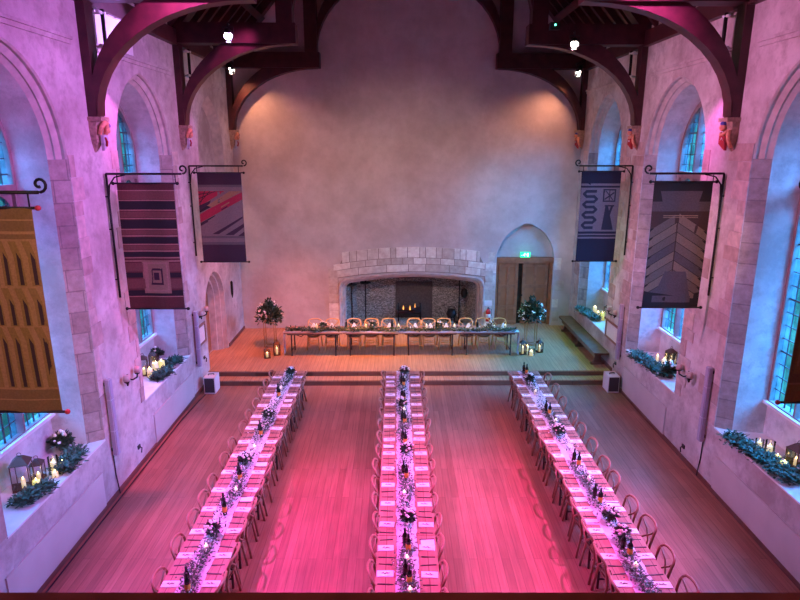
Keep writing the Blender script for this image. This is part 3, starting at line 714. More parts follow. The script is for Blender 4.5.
# navy banner, right wall by the stage
D = [(0, rect(0, 0, 1, .16)), (1, rect(0, .13, 1, .155)), (0, rect(0, .155, 1, .175)), (1, rect(0, .175, 1, .66)), (0, rect(0, .66, 1, .685)), (1, rect(0, .685, 1, .70)), (0, rect(0, .70, 1, .72)), (1, rect(0, .72, 1, .74)), (0, rect(0, .74, 1, 1))]
def ribbon(pts, w):
    out = []
    for (x0, y0), (x1, y1) in zip(pts, pts[1:]):
        dx, dy = x1 - x0, (y1 - y0) * 2.1; l = math.hypot(dx, dy); nx, ny = -dy / l * w, dx / l * w / 2.1
        ex, ey = dx / l * w * .6, dy / l * w * .6 / 2.1
        out.append((2, [(x0 + nx - ex, y0 + ny - ey), (x1 + nx + ex, y1 + ny + ey), (x1 - nx + ex, y1 - ny + ey), (x0 - nx - ex, y0 - ny - ey)]))
    return out
S = [(.40, .215)]
for k in range(4):
    v = .215 + k * .115
    S += [(.16, v), (.09, v + .028), (.16, v + .057), (.36, v + .057)] + ([(.43, v + .085), (.36, v + .115)] if k < 3 else [])
D += ribbon(S, .032)
D += [(2, rect(.58, .19, .90, .33)), (1, rect(.615, .205, .865, .315)), (2, [(.63, .21), (.66, .21), (.85, .31), (.82, .31)]), (2, [(.85, .22), (.86, .235), (.63, .31), (.62, .295)]), (2, [(.73, .205), (.75, .205), (.75, .315), (.73, .315)])]
D += [(2, [(.66, .37), (.72, .37), (.90, .64), (.60, .64), (.60, .62), (.84, .62)]), (2, [(.80, .37), (.86, .37), (.68, .64), (.60, .64)]), (2, rect(.64, .365, .88, .38))]
banner(4.73, 5.74, 15.76, 'navy and lilac banner with a serpentine, a star square and a crossed triangle', 5.83, 3.50, 'navy', D, ['navy', 'lilac', 'indigo'])
bracket(XR, -1, 15.76, 'wrought iron bracket carrying the navy banner')
D = [(1, rect(0, 0, 1, .10)), (1, rect(0, .90, 1, 1)), (2, rect(0, .1, 1, .112)), (2, rect(0, .89, 1, .90))]
for k in range(6):
    u = .04 + k * .16; D.append((1, rect(u, .16, u + .07, .84))); D.append((2, rect(u + .02, .2, u + .045, .8)))
banner(4.79, 5.86, 6.93, 'olive and brown banner at the edge of view on the chevron banner wall', 5.82, 3.38, 'cocoa', D, ['cocoa', 'olive', 'ochre'], 'cred')
bracket(XR, -1, 6.93, 'wrought iron bracket carrying the olive and brown banner')

# ------------------------------------------------------------------ wall fittings
def column_speaker(xw, d, y, z0, z1, label):
    t = thing('column_speaker', label, 'loudspeaker', (xw, y, z0), 0, 'slim column loudspeakers')
    h = z1 - z0; rot = Matrix.Rotation(-d * .035, 3, 'Y')
    MB().box((d * .08, 0, h / 2), (.08, .11, h)).build('casing', 'column', t)
    for k in range(3):
        z = (0, .33, .74)[k]; z2 = (.33, .74, 1)[k]
        MB().box((d * .125, 0, h * (z + z2) / 2), (.012, .095, h * (z2 - z) - .02)).box((d * .08, -.058, h * (z + z2) / 2), (.065, .008, h * (z2 - z) - .02)).build('grille', 'columnfront', t)
    for z in (.1, h - .1): MB().box((d * .022, 0, z), (.05, .05, .06)).build('wall_bracket', 'blackp', t)
column_speaker(XL, 1, 10.24, .86, 2.36, 'slim lilac-grey column loudspeaker nearest the gallery on striped banner wall')
column_speaker(XL, 1, 15.12, .78, 2.30, 'slim lilac-grey column loudspeaker before the framed notice on striped banner wall')
column_speaker(XR, -1, 10.86, .82, 2.36, 'slim lilac-grey column loudspeaker nearest the gallery on chevron banner wall')
column_speaker(XR, -1, 15.5, .84, 2.38, 'slim lilac-grey column loudspeaker before the framed notice on chevron banner wall')
def floor_speaker(x, y, label):
    t = thing('floor_speaker', label, 'loudspeaker', (x, y, 0), 0, 'white floor loudspeakers')
    MB().box((0, 0, .24), (.30, .42, .46)).build('cabinet', 'speaker', t)
    MB().box((0, -.212, .245), (.26, .012, .40)).build('grille', 'grille', t)
    m = MB().tube([(-.07, -.02, .471), (-.07, -.02, .50), (.07, .02, .50), (.07, .02, .471)], .011, 6); m.build('carry_handle', 'blackp', t)
    for a in (-.12, .12):
        for b in (-.17, .17): MB().lathe([(.02, 0), (.02, .012)], (a, b, 0), 8).build('foot', 'blackp', t)
floor_speaker(-5.02, 15.28, 'white loudspeaker box on the floor at the foot of the orange-lit stage steps')
floor_speaker(5.83, 15.36, 'white loudspeaker box on the floor at the foot of the green-lit stage steps')
def sconce(xw, d, y, z, label):
    t = thing('wall_sconce', label, 'wall light', (xw, y, z), 0, 'two-armed wall sconces')
    MB().box((d * .012, 0, 0), (.024, .10, .16)).build('back_plate', 'iron', t)
    for q in (-1, 1):
        a = MB().tube([(d * .02, 0, 0), (d * .08, q * .10, -.06), (d * .12, q * .22, -.05), (d * .12, q * .24, .02)], .016, 6).lathe([(.05, 0), (.055, .02), (.03, .03)], (d * .12, q * .24, .02), 8)
        ao = a.build('arm', 'iron', t)
        MB().lathe([(.035, .05), (.07, .05), (.05, .16), (.03, .16)], (d * .12, q * .24, 0), 12).build('lamp_shade', 'shade', ao)
sconce(XL, 1, 11.12, 2.02, 'two-armed wall sconce on pier below the striped banner')
sconce(XL, 1, 15.66, 2.05, 'two-armed wall sconce above the framed notice by the arched doorway')
sconce(XR, -1, 11.72, 1.85, 'two-armed wall sconce on pier below the chevron banner')
sconce(XR, -1, 16.1, 1.95, 'two-armed wall sconce above the framed notice by the bench')
def notice(xw, d, y0, y1, z0, z1, label):
    t = thing('framed_notice', label, 'picture frame', (xw, (y0 + y1) / 2, z0), 0)
    w, h = y1 - y0, z1 - z0
    m = MB(); f = .055
    for c, sz in (((d * .02, 0, f / 2), (.04, w, f)), ((d * .02, 0, h - f / 2), (.04, w, f)), ((d * .02, -w / 2 + f / 2, h / 2), (.04, f, h - 2 * f)), ((d * .02, w / 2 - f / 2, h / 2), (.04, f, h - 2 * f))): m.box(c, sz)
    m.build('frame', 'frame', t)
    MB().box((d * .01, 0, h / 2), (.015, w - 2 * f, h - 2 * f)).build('sheet', 'paper', t)
notice(XL, 1, 15.32, 15.98, 1.22, 1.78, 'small brown framed notice beside the arched stone doorway')
notice(XR, -1, 15.72, 16.72, 1.12, 1.66, 'brown framed notice on the wall above the end of the bench')
def socket(xw, d, y, z, label):
    t = thing('cable_outlet', label, 'outlet', (xw, y, z), 0)
    MB().box((d * .012, 0, 0), (.024, .10, .08)).build('plate', 'blackp', t)
    MB().tube([(d * .03, 0, 0), (d * .07, 0, -.02), (d * .06, -.02, -.12)], .012, 6).build('plug_lead', 'cable', t)
socket(XL, 1, 11.3, .45, 'small black outlet low on wall between the striped banner wall heater boards')
socket(XR, -1, 11.6, .30, 'small black outlet low on wall between the chevron banner wall heater boards')
socket(XL, 1, 15.75, .80, 'small dark outlet above the white loudspeaker by the orange-lit steps')
socket(XR, -1, 15.78, .62, 'small dark outlet above the white loudspeaker by the green-lit steps')
tag(MB().tube([(XL + .10, y, .012) for y in (5, 8, 11, 13.5)] + [(XL + .16, 14.6, .012), (XL + .2, 15.02, .012)], .014, 6).build('floor_cable', 'cable'), 'black cable running along the skirting of the striped banner wall', 'cable')
for xw, d, y, z, lb in ((XL, 1, 10.22, .86, 'striped'), (XR, -1, 10.86, .8, 'chevron')):
    tag(MB().tube([(xw + d * .02, y, z), (xw + d * .015, y + .02, z * .5), (xw + d * .06, y, .05)], .011, 6).build('speaker_cable', 'cable'), 'thin cable dropping from column loudspeaker to floor on %s banner wall' % lb, 'cable')
tag(MB().lathe([(.01, 0), (.035, .12), (.04, .5), (.02, .55)], (XL + .06, 18.75, 1.75), 8).build('door_lamp', 'iron'), 'slim black fitting on the wall beside the arched stone doorway', 'fitting')
tag(MB().lathe([(.03, 0), (.035, .04), (.02, .09)], (XL - .3, 9.66, 1.71 - .02), 8).build('hook_plate', 'iron'), 'small black hook in the window reveal behind ochre banner', 'hook') if False else None

# ------------------------------------------------------------------ fireplace
fp = thing('fireplace', 'great stone fireplace with low four-centred arch in the gable wall', 'fireplace', (FC, yfar(FC), STG))
ox, oy, oz = FC, yfar(FC), STG
G = lambda x, z, d=0: (x - ox, yfar(x) + d - oy, z - oz)
m = MB()
prev, pd = fire_outline(FX0 - .10, FX1 + .10, 2.08, 2.26, .36), -.05
for ins, dd in ((.03, -.08), (.07, -.08), (.10, .02), (.14, .02), (.17, .16), (.22, .16), (.25, .30)):
    cur = fire_outline(FX0 - .10 + ins, FX1 + .10 - ins, 2.08 - ins, 2.26 - ins, .36 - ins * .6)
    m.strip([G(x, z, pd) for x, z in prev], [G(x, z, dd) for x, z in cur]); prev, pd = cur, dd
m.build('moulded_arch', 'moulding', fp)
# three rings of stones over the opening and the jamb blocks
m = MB(); rnd = random.Random(11)
def zt(x, off): 
    u = (x - FC) / (FX1 - FC + .1); return 2.08 + off + .20 * (1 - u * u)
def ring(x0, x1, o0, o1, wmin, wmax):
    x = x0
    while x < x1 - .08:
        w = min(rnd.uniform(wmin, wmax), x1 - x)
        a, b = x + .011, x + w - .011
        pr_ = rnd.uniform(.035, .055)
        q = [G(a, zt(a, o0) + .011, -pr_), G(b, zt(b, o0) + .011, -pr_), G(b, zt(b, o1) - .011, -pr_), G(a, zt(a, o1) - .011, -pr_)]
        m.prism(q, (0, .06, 0)); x += w
ring(FX0 - .12, FX1 + .12, .0, .26, .5, 1.0)
ring(FX0 - .25, FX1 + .25, .26, .48, .35, .6)
ring(FX0 + .05, FX1 - .1, .48, .86, .18, .42)
for (xa, xb) in ((FX0 - .42, FX0 - .10), (FX1 + .10, FX1 + .36)):
    z = STG
    while z < 2.0:
        h = rnd.uniform(.24, .4); m.prism([G(xa, z + .006, -.04), G(xb, z + .006, -.04), G(xb, z + h - .006, -.04), G(xa, z + h - .006, -.04)], (0, .06, 0)); z += h
    m.prism([G(xa, z, -.04), G(xb, z, -.04), G(xb, z + .3, -.04), G(xa, z + .3, -.04)], (0, .06, 0))
m.build('surround_stones', 'voussoir', fp)
m = MB(); xs = [FX0 - .25 + (FX1 - FX0 + .5) * k / 24 for k in range(25)]
m.strip([G(x, zt(x, -.02), -.022) for x in xs], [G(x, zt(x, .84 if FX0 + .1 < x < FX1 - .15 else .46), -.022) for x in xs])
for (xa, xb) in ((FX0 - .41, FX0 - .08), (FX1 + .08, FX1 + .35)): m.poly([G(xa, STG, -.022), G(xb, STG, -.022), G(xb, 2.3, -.022), G(xa, 2.3, -.022)])
m.build('mortar_bed', 'mortar', fp)
m = MB()
bx0, bx1, by = FX0 + .45, FX1 - .45, 1.15
m.mat(0).poly([G(FX0, STG, .28), G(bx0, STG, by), G(bx0, 2.6, by), G(FX0, 2.6, .28)])
m.poly([G(FX1, STG, .28), G(bx1, STG, by), G(bx1, 2.6, by), G(FX1, 2.6, .28)])
m.poly([G(bx0, STG, by), G(bx1, STG, by), G(bx1, 2.6, by), G(bx0, 2.6, by)])
m.mat(1).poly([G(FX0 - .1, 2.6, .2), G(FX1 + .1, 2.6, .2), G(bx1, 2.6, by), G(bx0, 2.6, by)])
m.poly([G(FX0 - .1, 1.6, .31), G(FX0, 2.6, .31), G(FX1, 2.6, .31), G(FX1 + .1, 2.2, .31), G(FX1 + .1, 2.4, .31), G(FX0 - .1, 2.4, .31)]) if False else None
m.mat(0).poly([G(FX0, STG + .01, .0), G(FX1, STG + .01, .0), G(bx1, STG + .01, by), G(bx0, STG + .01, by)])
m.mat(1).box(G(.62, 2.05, by - .12), (1.5, .2, .44)); 
m.build('firebox', ['rubble', 'soot_and_shade'], fp)
m = MB().mat(0).box(G(.62, 1.0, by - .04), (1.35, .05, 1.35)); m.build('fireback', 'fireback', fp)
t = thing('fire_basket', 'iron basket of glowing logs burning on the fireplace hearth', 'fire', (.45, yfar(.45) + .78, STG + .01))
m = MB()
for x in (-.4, .4):
    for y in (-.16, .16): m.tube([(x, y, 0), (x, y, .62)], .022, 6)
for z in (.2, .42): m.tube([(-.4, -.16, z), (.4, -.16, z), (.4, .16, z), (-.4, .16, z)], .014, 6, closed=True)
m.build('basket', 'iron', t)
for i, (a, b, c) in enumerate(((-.2, 0, .30), (.15, .05, .32), (-.02, -.06, .42))): MB().tube([(a - .28, b, c), (a + .28, b + .04, c + .03)], .07, 8).build('log', 'timber', t)
m = MB()
for a, b, c, r in ((-.22, -.10, .44, .03), (.02, -.10, .43, .032), (.2, -.05, .50, .018)): m.lathe([(.01, -.03), (r, .0), (r * .6, .07), (.005, .15)], (a, b, c), 6)
m.build('flames', 'ember', t)
def torchere(x, dy, h, label, flat=True):
    t = thing('candle_stand', label, 'candle stand', (x, yfar(x) + dy, STG + .01), 0, 'black iron stands in the fireplace')
    MB().tube([(0, 0, 0), (0, 0, h)], .022, 8).build('pole', 'iron', t)
    for k in range(3): a = k * 2 * PI / 3; MB().tube([(0, 0, .12), (.2 * math.cos(a), .2 * math.sin(a), 0.012)], .016, 6).build('foot', 'iron', t)
    MB().lathe([(.02, h - .06), (.19, h), (.20, h + .025), (.03, h + .03)], (0, 0, 0), 12).lathe([(.025, h), (.02, h + .12)], (0, 0, 0), 8).build('drip_pan', 'iron', t)
torchere(-1.60, .42, 1.42, 'tall black iron candle stand nearest the fireplace jamb')
torchere(-1.12, .55, 1.46, 'tall black iron candle stand second from the fireplace jamb')
t = thing('hanging_lantern_stand', 'black iron stand with cross top and round hanging lantern in the fireplace', 'lantern stand', (2.22, yfar(2.22) + .45, STG + .01))
MB().tube([(0, 0, 0), (0, 0, 1.55)], .022, 8).tube([(-.14, 0, 1.38), (.16, 0, 1.38)], .018, 6).lathe([(.16, 0), (.14, .03), (.03, .05)], (0, 0, 0), 10).build('pole', 'iron', t)
MB().tube([(.17, 0, 1.38), (.17, 0, 1.28)], .008, 5).lathe([(.02, .92), (.09, .95), (.13, 1.08), (.10, 1.22), (.02, 1.28)], (.17, -.02, 0), 10).build('lantern', 'iron', t)
t = thing('iron_cauldron', 'round black iron cauldron standing at the fireplace edge', 'cauldron', (1.95, yfar(1.95) + .40, STG + .01))
MB().lathe([(.05, .20), (.14, .22), (.18, .33), (.16, .44), (.13, .47), (.14, .49), (.11, .46), (.06, .4)], (0, 0, 0), 14).build('pot', 'iron', t)
for k in range(3): a = k * 2.1 + .5; MB().tube([(.11 * math.cos(a), .11 * math.sin(a), .24), (.15 * math.cos(a), .15 * math.sin(a), 0)], .022, 6).build('leg', 'iron', t)
MB().tube([(-.13, 0, .47), (-.09, 0, .60), (.09, 0, .60), (.13, 0, .47)], .012, 6).build('handle', 'iron', t)
# extinguisher with its notice
x = 3.19
t = thing('fire_extinguisher', 'red fire extinguisher hung on stones between the fireplace and oak doors', 'fire extinguisher', (x, yfar(x) - .11, .50))
MB().lathe([(.07, 0), (.085, .02), (.085, .36), (.05, .43), (.02, .45)], (0, 0, 0), 12).build('cylinder', 'red', t)
MB().lathe([(.025, .45), (.025, .5)], (0, 0, 0), 8).box((0, -.05, .51), (.03, .12, .02)).tube([(.0, 0, .47), (.1, 0, .44), (.11, -.01, .2)], .012, 6).build('valve_and_hose', 'blackp', t)
MB().lathe([(.087, .14), (.087, .27)], (0, 0, 0), 12).build('label_band', 'whitepl', t)
MB().box((0, .085, .25), (.04, .06, .06)).build('wall_hook', 'blackp', t)
tag(MB().box((x, yfar(x) - .055, 1.13), (.26, .012, .18)).build('extinguisher_notice', 'whitepl'), 'small white notice on wall above the fire extinguisher', 'notice')
# oak doors under the blind arch
dw = structure(MB().box((4.43, yfar(4.43) + .20, 2.64), (2.08, .22, .13)).box((4.43, yfar(4.43) + .17, 2.545), (2.0, .14, .07)).build('door_2', 'doorf'))
MB().box((3.47, yfar(3.47) + .22, (2.6 + STG) / 2), (.10, .16, 2.6 - STG)).box((5.38, yfar(5.38) + .22, (2.6 + STG) / 2), (.10, .16, 2.6 - STG)).build('door_jamb', 'doorf', dw)
MB().box((4.43, yfar(4.43) + .312, (2.6 + STG) / 2), (1.9, .01, 2.6 - STG)).build('passage_shade_sheet', 'soot_and_shade', dw)  # flat black sheet, shade behind the leaves painted as its colour
def leaf_door(x0, x1, d0, d1, name):
    m = MB(); A = Vector((x0, yfar(x0) + d0, STG + .02)); B = Vector((x1, yfar(x1) + d1, STG + .02)); u = (B - A); w = u.length; u.normalize(); n = Vector((u.y, -u.x, 0)); n = n if n.y < 0 else -n
    hh = 2.48 - STG
    m.prism([A, B, B - n * .045, A - n * .045], (0, 0, hh))
    o = m.build('door_leaf', 'door', dw)
    m = MB()
    for a, b in ((0, .1), (w / 2 - .04, w / 2 + .04), (w - .1, w)):
        m.prism([A + u * a + n * .0, A + u * b + n * .0, A + u * b + n * .022, A + u * a + n * .022], (0, 0, hh))
    for z in (0, .55, 1.3, hh - .12):
        q = Vector((0, 0, z)); m.prism([A + q + n * .001, B + q + n * .001, B + q + n * .02, A + q + n * .02], (0, 0, .12))
    m.build('door_rails', 'doorf', o)
    return o, A, B, n, u
leaf_door(3.55, 4.24, .20, .20, 'a')
o, A, B, n, u = leaf_door(4.40, 5.30, .22, .22, 'b')
q = A + Vector((0, 0, 1.05)) + n * .03; MB().lathe([(.03, 0), (.03, .02), (.015, .05)], q, 8, Matrix.Rotation(PI / 2, 3, 'X')).build('door_handle', 'iron', o)
x = 4.43
t = thing('exit_sign', 'lit green emergency exit sign with white running figure over the oak doors', 'exit sign', (x, yfar(x) + .08, 2.72))
MB().box((0, 0, .10), (.34, .05, .18)).build('sign_box', 'green', t)
m = MB().sphere((-.015, -.029, .152), .014, 8, 5, (1, .3, 1))
for pts in ([(-.02, .135), (-.035, .10)], [(-.035, .10), (-.01, .075), (-.025, .045)], [(-.035, .10), (-.06, .085), (-.085, .085)], [(-.02, .13), (.01, .12), (.03, .13)], [(-.025, .13), (-.05, .12), (-.055, .1)]): m.tube([(a, -.029, b) for a, b in pts], .008, 5)
m.prism([(.06, -.026, .04), (.06, -.026, .16), (.11, -.026, .16), (.11, -.026, .04)], (0, -.003, 0)); m.prism([(.03, -.026, .09), (.03, -.026, .105), (.06, -.026, .105), (.06, -.026, .09)], (0, -.003, 0))
m.prism([(-.14, -.026, .08), (-.11, -.026, .10), (-.11, -.026, .06)], (0, -.003, 0))
m.build('running_figure', 'exitwhite', t)
# bench along the right wall
bx, y0, y1 = 5.83, 16.25, 20.15
t = thing('oak_bench', 'long dark oak bench on the stage under the navy banner wall', 'bench', (bx, (y0 + y1) / 2, STG))
Lb = y1 - y0
MB().box((0, 0, .43), (.42, Lb, .06)).build('seat', 'bench', t)
MB().box((-.12, 0, .33), (.035, Lb - .3, .14)).build('apron', 'bench', t)
for k in (-1, 0, 1):
    y = k * (Lb / 2 - .35)
    MB().prism([(-.17, y - .03, 0), (.17, y - .03, 0), (.11, y - .03, .1), (.09, y - .03, .25), (.15, y - .03, .4), (-.15, y - .03, .4), (-.09, y - .03, .25), (-.11, y - .03, .1)], (0, .06, 0)).build('leg', 'bench', t)
    MB().box((0, y, .03), (.38, .09, .06)).build('leg_foot', 'bench', t)

# ------------------------------------------------------------------ stage lamps on the hammer beams
def stage_lamp(loc, aim, lens, label, r=.09, arm=.3):
    t = thing('stage_lamp', label, 'stage light', loc, 0, 'stage lamps on the roof beams')
    dv = (Vector(aim) - Vector(loc)).normalized(); q = dv.to_track_quat('Z', 'Y').to_matrix()
    MB().lathe([(r * .7, -.22), (r, -.15), (r, .05), (r * 1.1, .06), (r * 1.1, .10), (r * .95, .10)], (0, 0, 0), 14, q).build('can', 'blackp', t)
    MB().lathe([(r * .92, .101), (r * .6, .112), (.01, .118)], (0, 0, 0), 14, q).build('lens', lens, t)
    MB().tube([(-r * 1.25, 0, 0), (-r * 1.25, 0, .16), (r * 1.25, 0, .16), (r * 1.25, 0, 0)], .012, 6).build('yoke', 'blackp', t)
    MB().tube([(0, 0, .16), (0, 0, .24), (0, arm, .24)], .02, 6).build('clamp', 'blackp', t)
    for k in (0, 1, 2, 3):
        a = q @ Vector((r * 1.05 * (1 if k < 2 else 0) * (1 if k % 2 else -1), r * 1.05 * (0 if k < 2 else 1) * (1 if k % 2 else -1), .17))
        MB().box(a, (.11 if k >= 2 else .008, .008 if k >= 2 else .11, .12), q if True else None).build('barn_door', 'blackp', t)
def spot(name, loc, aim, power, color, angle, blend=.6, size=.08):
    l = bpy.data.lights.new(name, 'SPOT'); l.energy = power; l.color = color; l.spot_size = R(angle); l.spot_blend = blend; l.shadow_soft_size = size
    o = bpy.data.objects.new(name, l); C.objects.link(o); o.location = loc
    o.rotation_euler = (Vector(aim) - Vector(loc)).to_track_quat('-Z', 'Y').to_euler(); return o
stage_lamp((-3.94, 15.15, 8.98), (-1.2, 5, 3.5), 'lampv', 'violet lit lamp on middle truss above the banner with crimson bands', .10)
stage_lamp((4.22, 15.42, 8.84), (2.2, 6, 4.5), 'lampw', 'bright white lamp on middle truss over the navy banner wall', .09)
stage_lamp((5.62, 19.75, 8.72), (3.6, 16, 5.5), 'lampw', 'bright white lamp under the gable truss above the oak doors', .08, .6)
stage_lamp((-5.05, 19.4, 8.76), (-3.0, 16, 5.5), 'lampw', 'bright white lamp under the gable truss above the flower stand', .08, .6)
t = thing('laser_projector', 'black box fitting with small green light on the middle truss', 'stage light', (3.72, 15.42, 9.2))
MB().box((0, 0, 0), (.22, .2, .16)).build('housing', 'blackp', t); MB().sphere((.0, -.105, .02), .022).build('indicator_light', 'led', t)
MB().tube([(0, .1, -.02), (0, .2, -.04)], .02, 6).build('clamp', 'blackp', t)

# ------------------------------------------------------------------ chairs
def chair_proto(label, wood, seatm, group):
    t = thing('crossback_chair', label, 'chair', (0, 0, 0), 0, group)
    MB().lathe([(.17, .425), (.20, .43), (.212, .445), (.205, .462), (.17, .466), (.12, .458)], (0, 0, 0), 16).build('seat', seatm, t)
    MB().lathe([(.18, .40), (.205, .405), (.205, .428), (.18, .43)], (0, 0, 0), 16).build('seat_rail', wood, t)
    hp = [(-.215, -.27, 0), (-.195, -.205, .42), (-.212, -.232, .62), (-.215, -.262, .76), (-.203, -.288, .815), (-.168, -.314, .852), (-.09, -.336, .868), (0, -.344, .872)]
    hp = hp + [(-x, y, z) for x, y, z in reversed(hp[:-1])]
    MB().tube(hp, .0205, 8).build('back_hoop', wood, t)
    for q in (-1, 1):
        MB().tube([(q * .203, -.275, .80), (q * .07, -.300, .67), (-q * .06, -.262, .55), (-q * .13, -.185, .462)], .014, 6).build('cross_slat', wood, t)
        MB().tube([(q * .16, .15, .425), (q * .19, .19, 0)], [.018, .014], 8).build('leg', wood, t)
        MB().tube([(q * .205, -.21, .34), (q * .15, 0, .41), (q * .175, .165, .34)], .010, 6).build('side_brace', wood, t)
    MB().tube([(.16 * math.cos(a), .14 * math.sin(a) - .02, .21) for a in [k * PI / 6 for k in range(12)]], .010, 6, closed=True).build('stretcher_ring', wood, t)
    return t
ROWS = [('striped-banner', -2.77, .39, .577, ('wall', 'aisle')), ('middle', .145, .44, .5615, ('striped-banner', 'chevron-banner')), ('chevron-banner', 3.31, .38, .577, ('aisle', 'wall'))]
HT = .75
proto = None; rnd = random.Random(21)
def put_chair(x, y, z, rz, label, group):
    global proto
    if proto is None:
        proto = chair_proto(label, 'chair', 'seat', group); proto.location = (x, y, z); proto.rotation_euler = (0, 0, rz); return proto
    return dup(proto, (x, y, z), rz, label, group)
SETY = {}
for name, xc, hw, st_, sides in ROWS:
    ys = [14.40 - st_ * k for k in range(15 if name == 'middle' else 14)]; SETY[name] = ys
    for si, sd in enumerate(sides):
        q = -1 if si == 0 else 1
        cy = list(ys)
        if name == 'chevron-banner' and q == 1: cy = [14.28, 13.55, 12.80, 12.02, 11.42, 10.74, 10.02, 9.5, 8.72, 8.14, 7.45, 6.80]
        if name == 'striped-banner' and q == -1: cy = [14.48, 13.9, 13.33, 12.7, 12.1, 11.5, 10.78, 10.18, 9.42, 8.9, 8.32, 7.7, 6.98]
        for i, y in enumerate(cy):
            out = rnd.uniform(.0, .05) + (.07 if (name == 'middle' and q == -1 and i in (8, 9)) or (name == 'chevron-banner' and q == 1) else 0)
            if name == 'chevron-banner' and q == 1 and i > 8: out += .06
            x = xc + q * (hw - (.25 if sd == 'wall' else .28) + out)
            put_chair(x, y + rnd.uniform(-.02, .02), 0, -q * PI / 2 * -1 + rnd.uniform(-.06, .06) if True else 0,
                      'brown crossback chair %s from the stage, %s side of the %s table row' % (ORD[i], sd, name), 'crossback chairs along the table rows')

# ------------------------------------------------------------------ tables
def table_proto(name, label, L, W, group, along='Y'):
    t = thing(name, label, 'table', (0, 0, 0), 0, group)
    MB().box((0, 0, HT - .018), (W, L - .008, .036)).build('tabletop', 'table', t)
    MB().box((0, 0, HT - .06), (W - .12, L - .2, .05)).build('apron', 'tabledark', t)
    for q in (-1, 1):
        y = q * (L / 2 - .22)
        m = MB()
        for a in (-1, 1): m.tube([(a * (W / 2 - .09), y, HT - .05), (a * (W / 2 - .09), y, 0)], .020, 8)
        m.tube([(-(W / 2 - .09), y, .16), (W / 2 - .09, y, .16)], .015, 6).tube([(-(W / 2 - .09), y, .62), (W / 2 - .09, y, .62)], .015, 6)
        lo = m.build('leg_frame', 'tabledark', t)
        MB().tube([(0, y, .62), (0, y - q * .25, .52), (0, y - q * .45, HT - .08)], .013, 6).build('folding_brace', 'tabledark', lo)
    return t
for name, xc, hw, st_, sides in ROWS:
    L = 1.726; p = None
    for k in range(5):
        lb = '%s plank-topped trestle table from the stage in the %s table row' % (ORD[k], name); y = 14.86 - L * (k + .5)
        if p is None: p = table_proto('trestle_table', lb, L, hw * 2, 'long dining table rows'); p.location = (xc, y, 0)
        else: dup(p, (xc, y, 0), 0, lb)

# ------------------------------------------------------------------ things on the tables
def posy(loc, label, r=.13, h=.20, n=150, seed=1, group=None, white=.5, rz=0, nb=13, pot='bronze'):
    rn = random.Random(seed); t = thing('flower_posy', label, 'flowers', loc, rz, group)
    m = MB()
    for k in range(n):
        a = rn.uniform(0, 2 * PI); e = math.acos(rn.uniform(-.15, 1)); rr = r * rn.uniform(.35, 1.0)
        d = Vector((math.cos(a) * math.sin(e), math.sin(a) * math.sin(e), math.cos(e)))
        m.mat(0 if rn.random() < .7 else 1).leaf(Vector((0, 0, h * .55)) + d * rr * .6, d + Vector((rn.uniform(-.6, .6), rn.uniform(-.6, .6), rn.uniform(-.4, .5))), Vector((rn.uniform(-1, 1), rn.uniform(-1, 1), 1)), r * rn.uniform(.45, .8), r * .26)
    m.build('leaves', ['leaf', 'leaf2'], t)
    m = MB()
    for k in range(nb):
        a = rn.uniform(0, 2 * PI); e = rn.uniform(0, 1.3); d = Vector((math.cos(a) * math.sin(e), math.sin(a) * math.sin(e), math.cos(e)))
        m.mat(0 if rn.random() < white else 1).sphere(Vector((0, 0, h * .55)) + d * r * rn.uniform(.85, 1.1), r * rn.uniform(.12, .22), 7, 4, (1, 1, .8))
    m.build('blossoms', ['gyp', 'cream'], t)
    MB().lathe([(r * .3, 0), (r * .42, h * .3), (r * .36, h * .5)], (0, 0, 0), 10).build('pot', pot, t)
    return t
def garland(pts, label, width, n, name='foliage_garland', seed=3, blossoms=40, L=.075, W=.03, up=.05, group=None, mats=('leaf2', 'leaf'), bl=.012, clump=0, lift=.012, dark=.35):
    """loose greenery laid along a line of points; origin at the first point"""
    rn = random.Random(seed); o = Vector(pts[0]); t = thing(name, label, 'garland', o, 0, group)
    P = [Vector(p) - o for p in pts]; seg = [(b - a).length for a, b in zip(P, P[1:])]; tot = sum(seg)
    def at(s):
        for a, b, l in zip(P, P[1:], seg):
            if s <= l: return a + (b - a) * (s / l), (b - a).normalized()
            s -= l
        return P[-1], (P[-1] - P[-2]).normalized()
    m = MB()
    for k in range(n):
        s = rn.uniform(0, tot); p, d = at(s); sd = Vector((-d.y, d.x, 0))
        dens = 1 if not clump else .55 + .45 * math.sin(s * clump)
        if rn.random() > dens: continue
        off = rn.gauss(0, .40) * width; z = rn.uniform(lift, up + lift)
        dirv = d * rn.uniform(-.8, 1) + sd * (rn.uniform(-1, 1) + (1 if off > 0 else -1) * .5) + Vector((0, 0, rn.uniform(-.12, .5)))
        m.mat(1 if rn.random() < dark else 0).leaf(p + sd * off + Vector((0, 0, z)), dirv, Vector((rn.uniform(-.5, .5), rn.uniform(-.5, .5), 1)), L * rn.uniform(.6, 1.3), W * rn.uniform(.7, 1.2))
    m.build('leaves', list(mats), t)
    m = MB()
    m.tube([p + Vector((0, 0, lift)) for p in P], .006, 5); m.build('stem', 'sprig', t)
    if blossoms:
        m = MB()
        for k in range(blossoms):
            s = rn.uniform(0, tot); p, d = at(s); sd = Vector((-d.y, d.x, 0))
            m.sphere(p + sd * rn.gauss(0, .38) * width + Vector((0, 0, rn.uniform(lift + .01, up + .03))), bl * rn.uniform(.6, 1.3), 6, 4)
        m.build('blossoms', 'gyp', t)
    return t
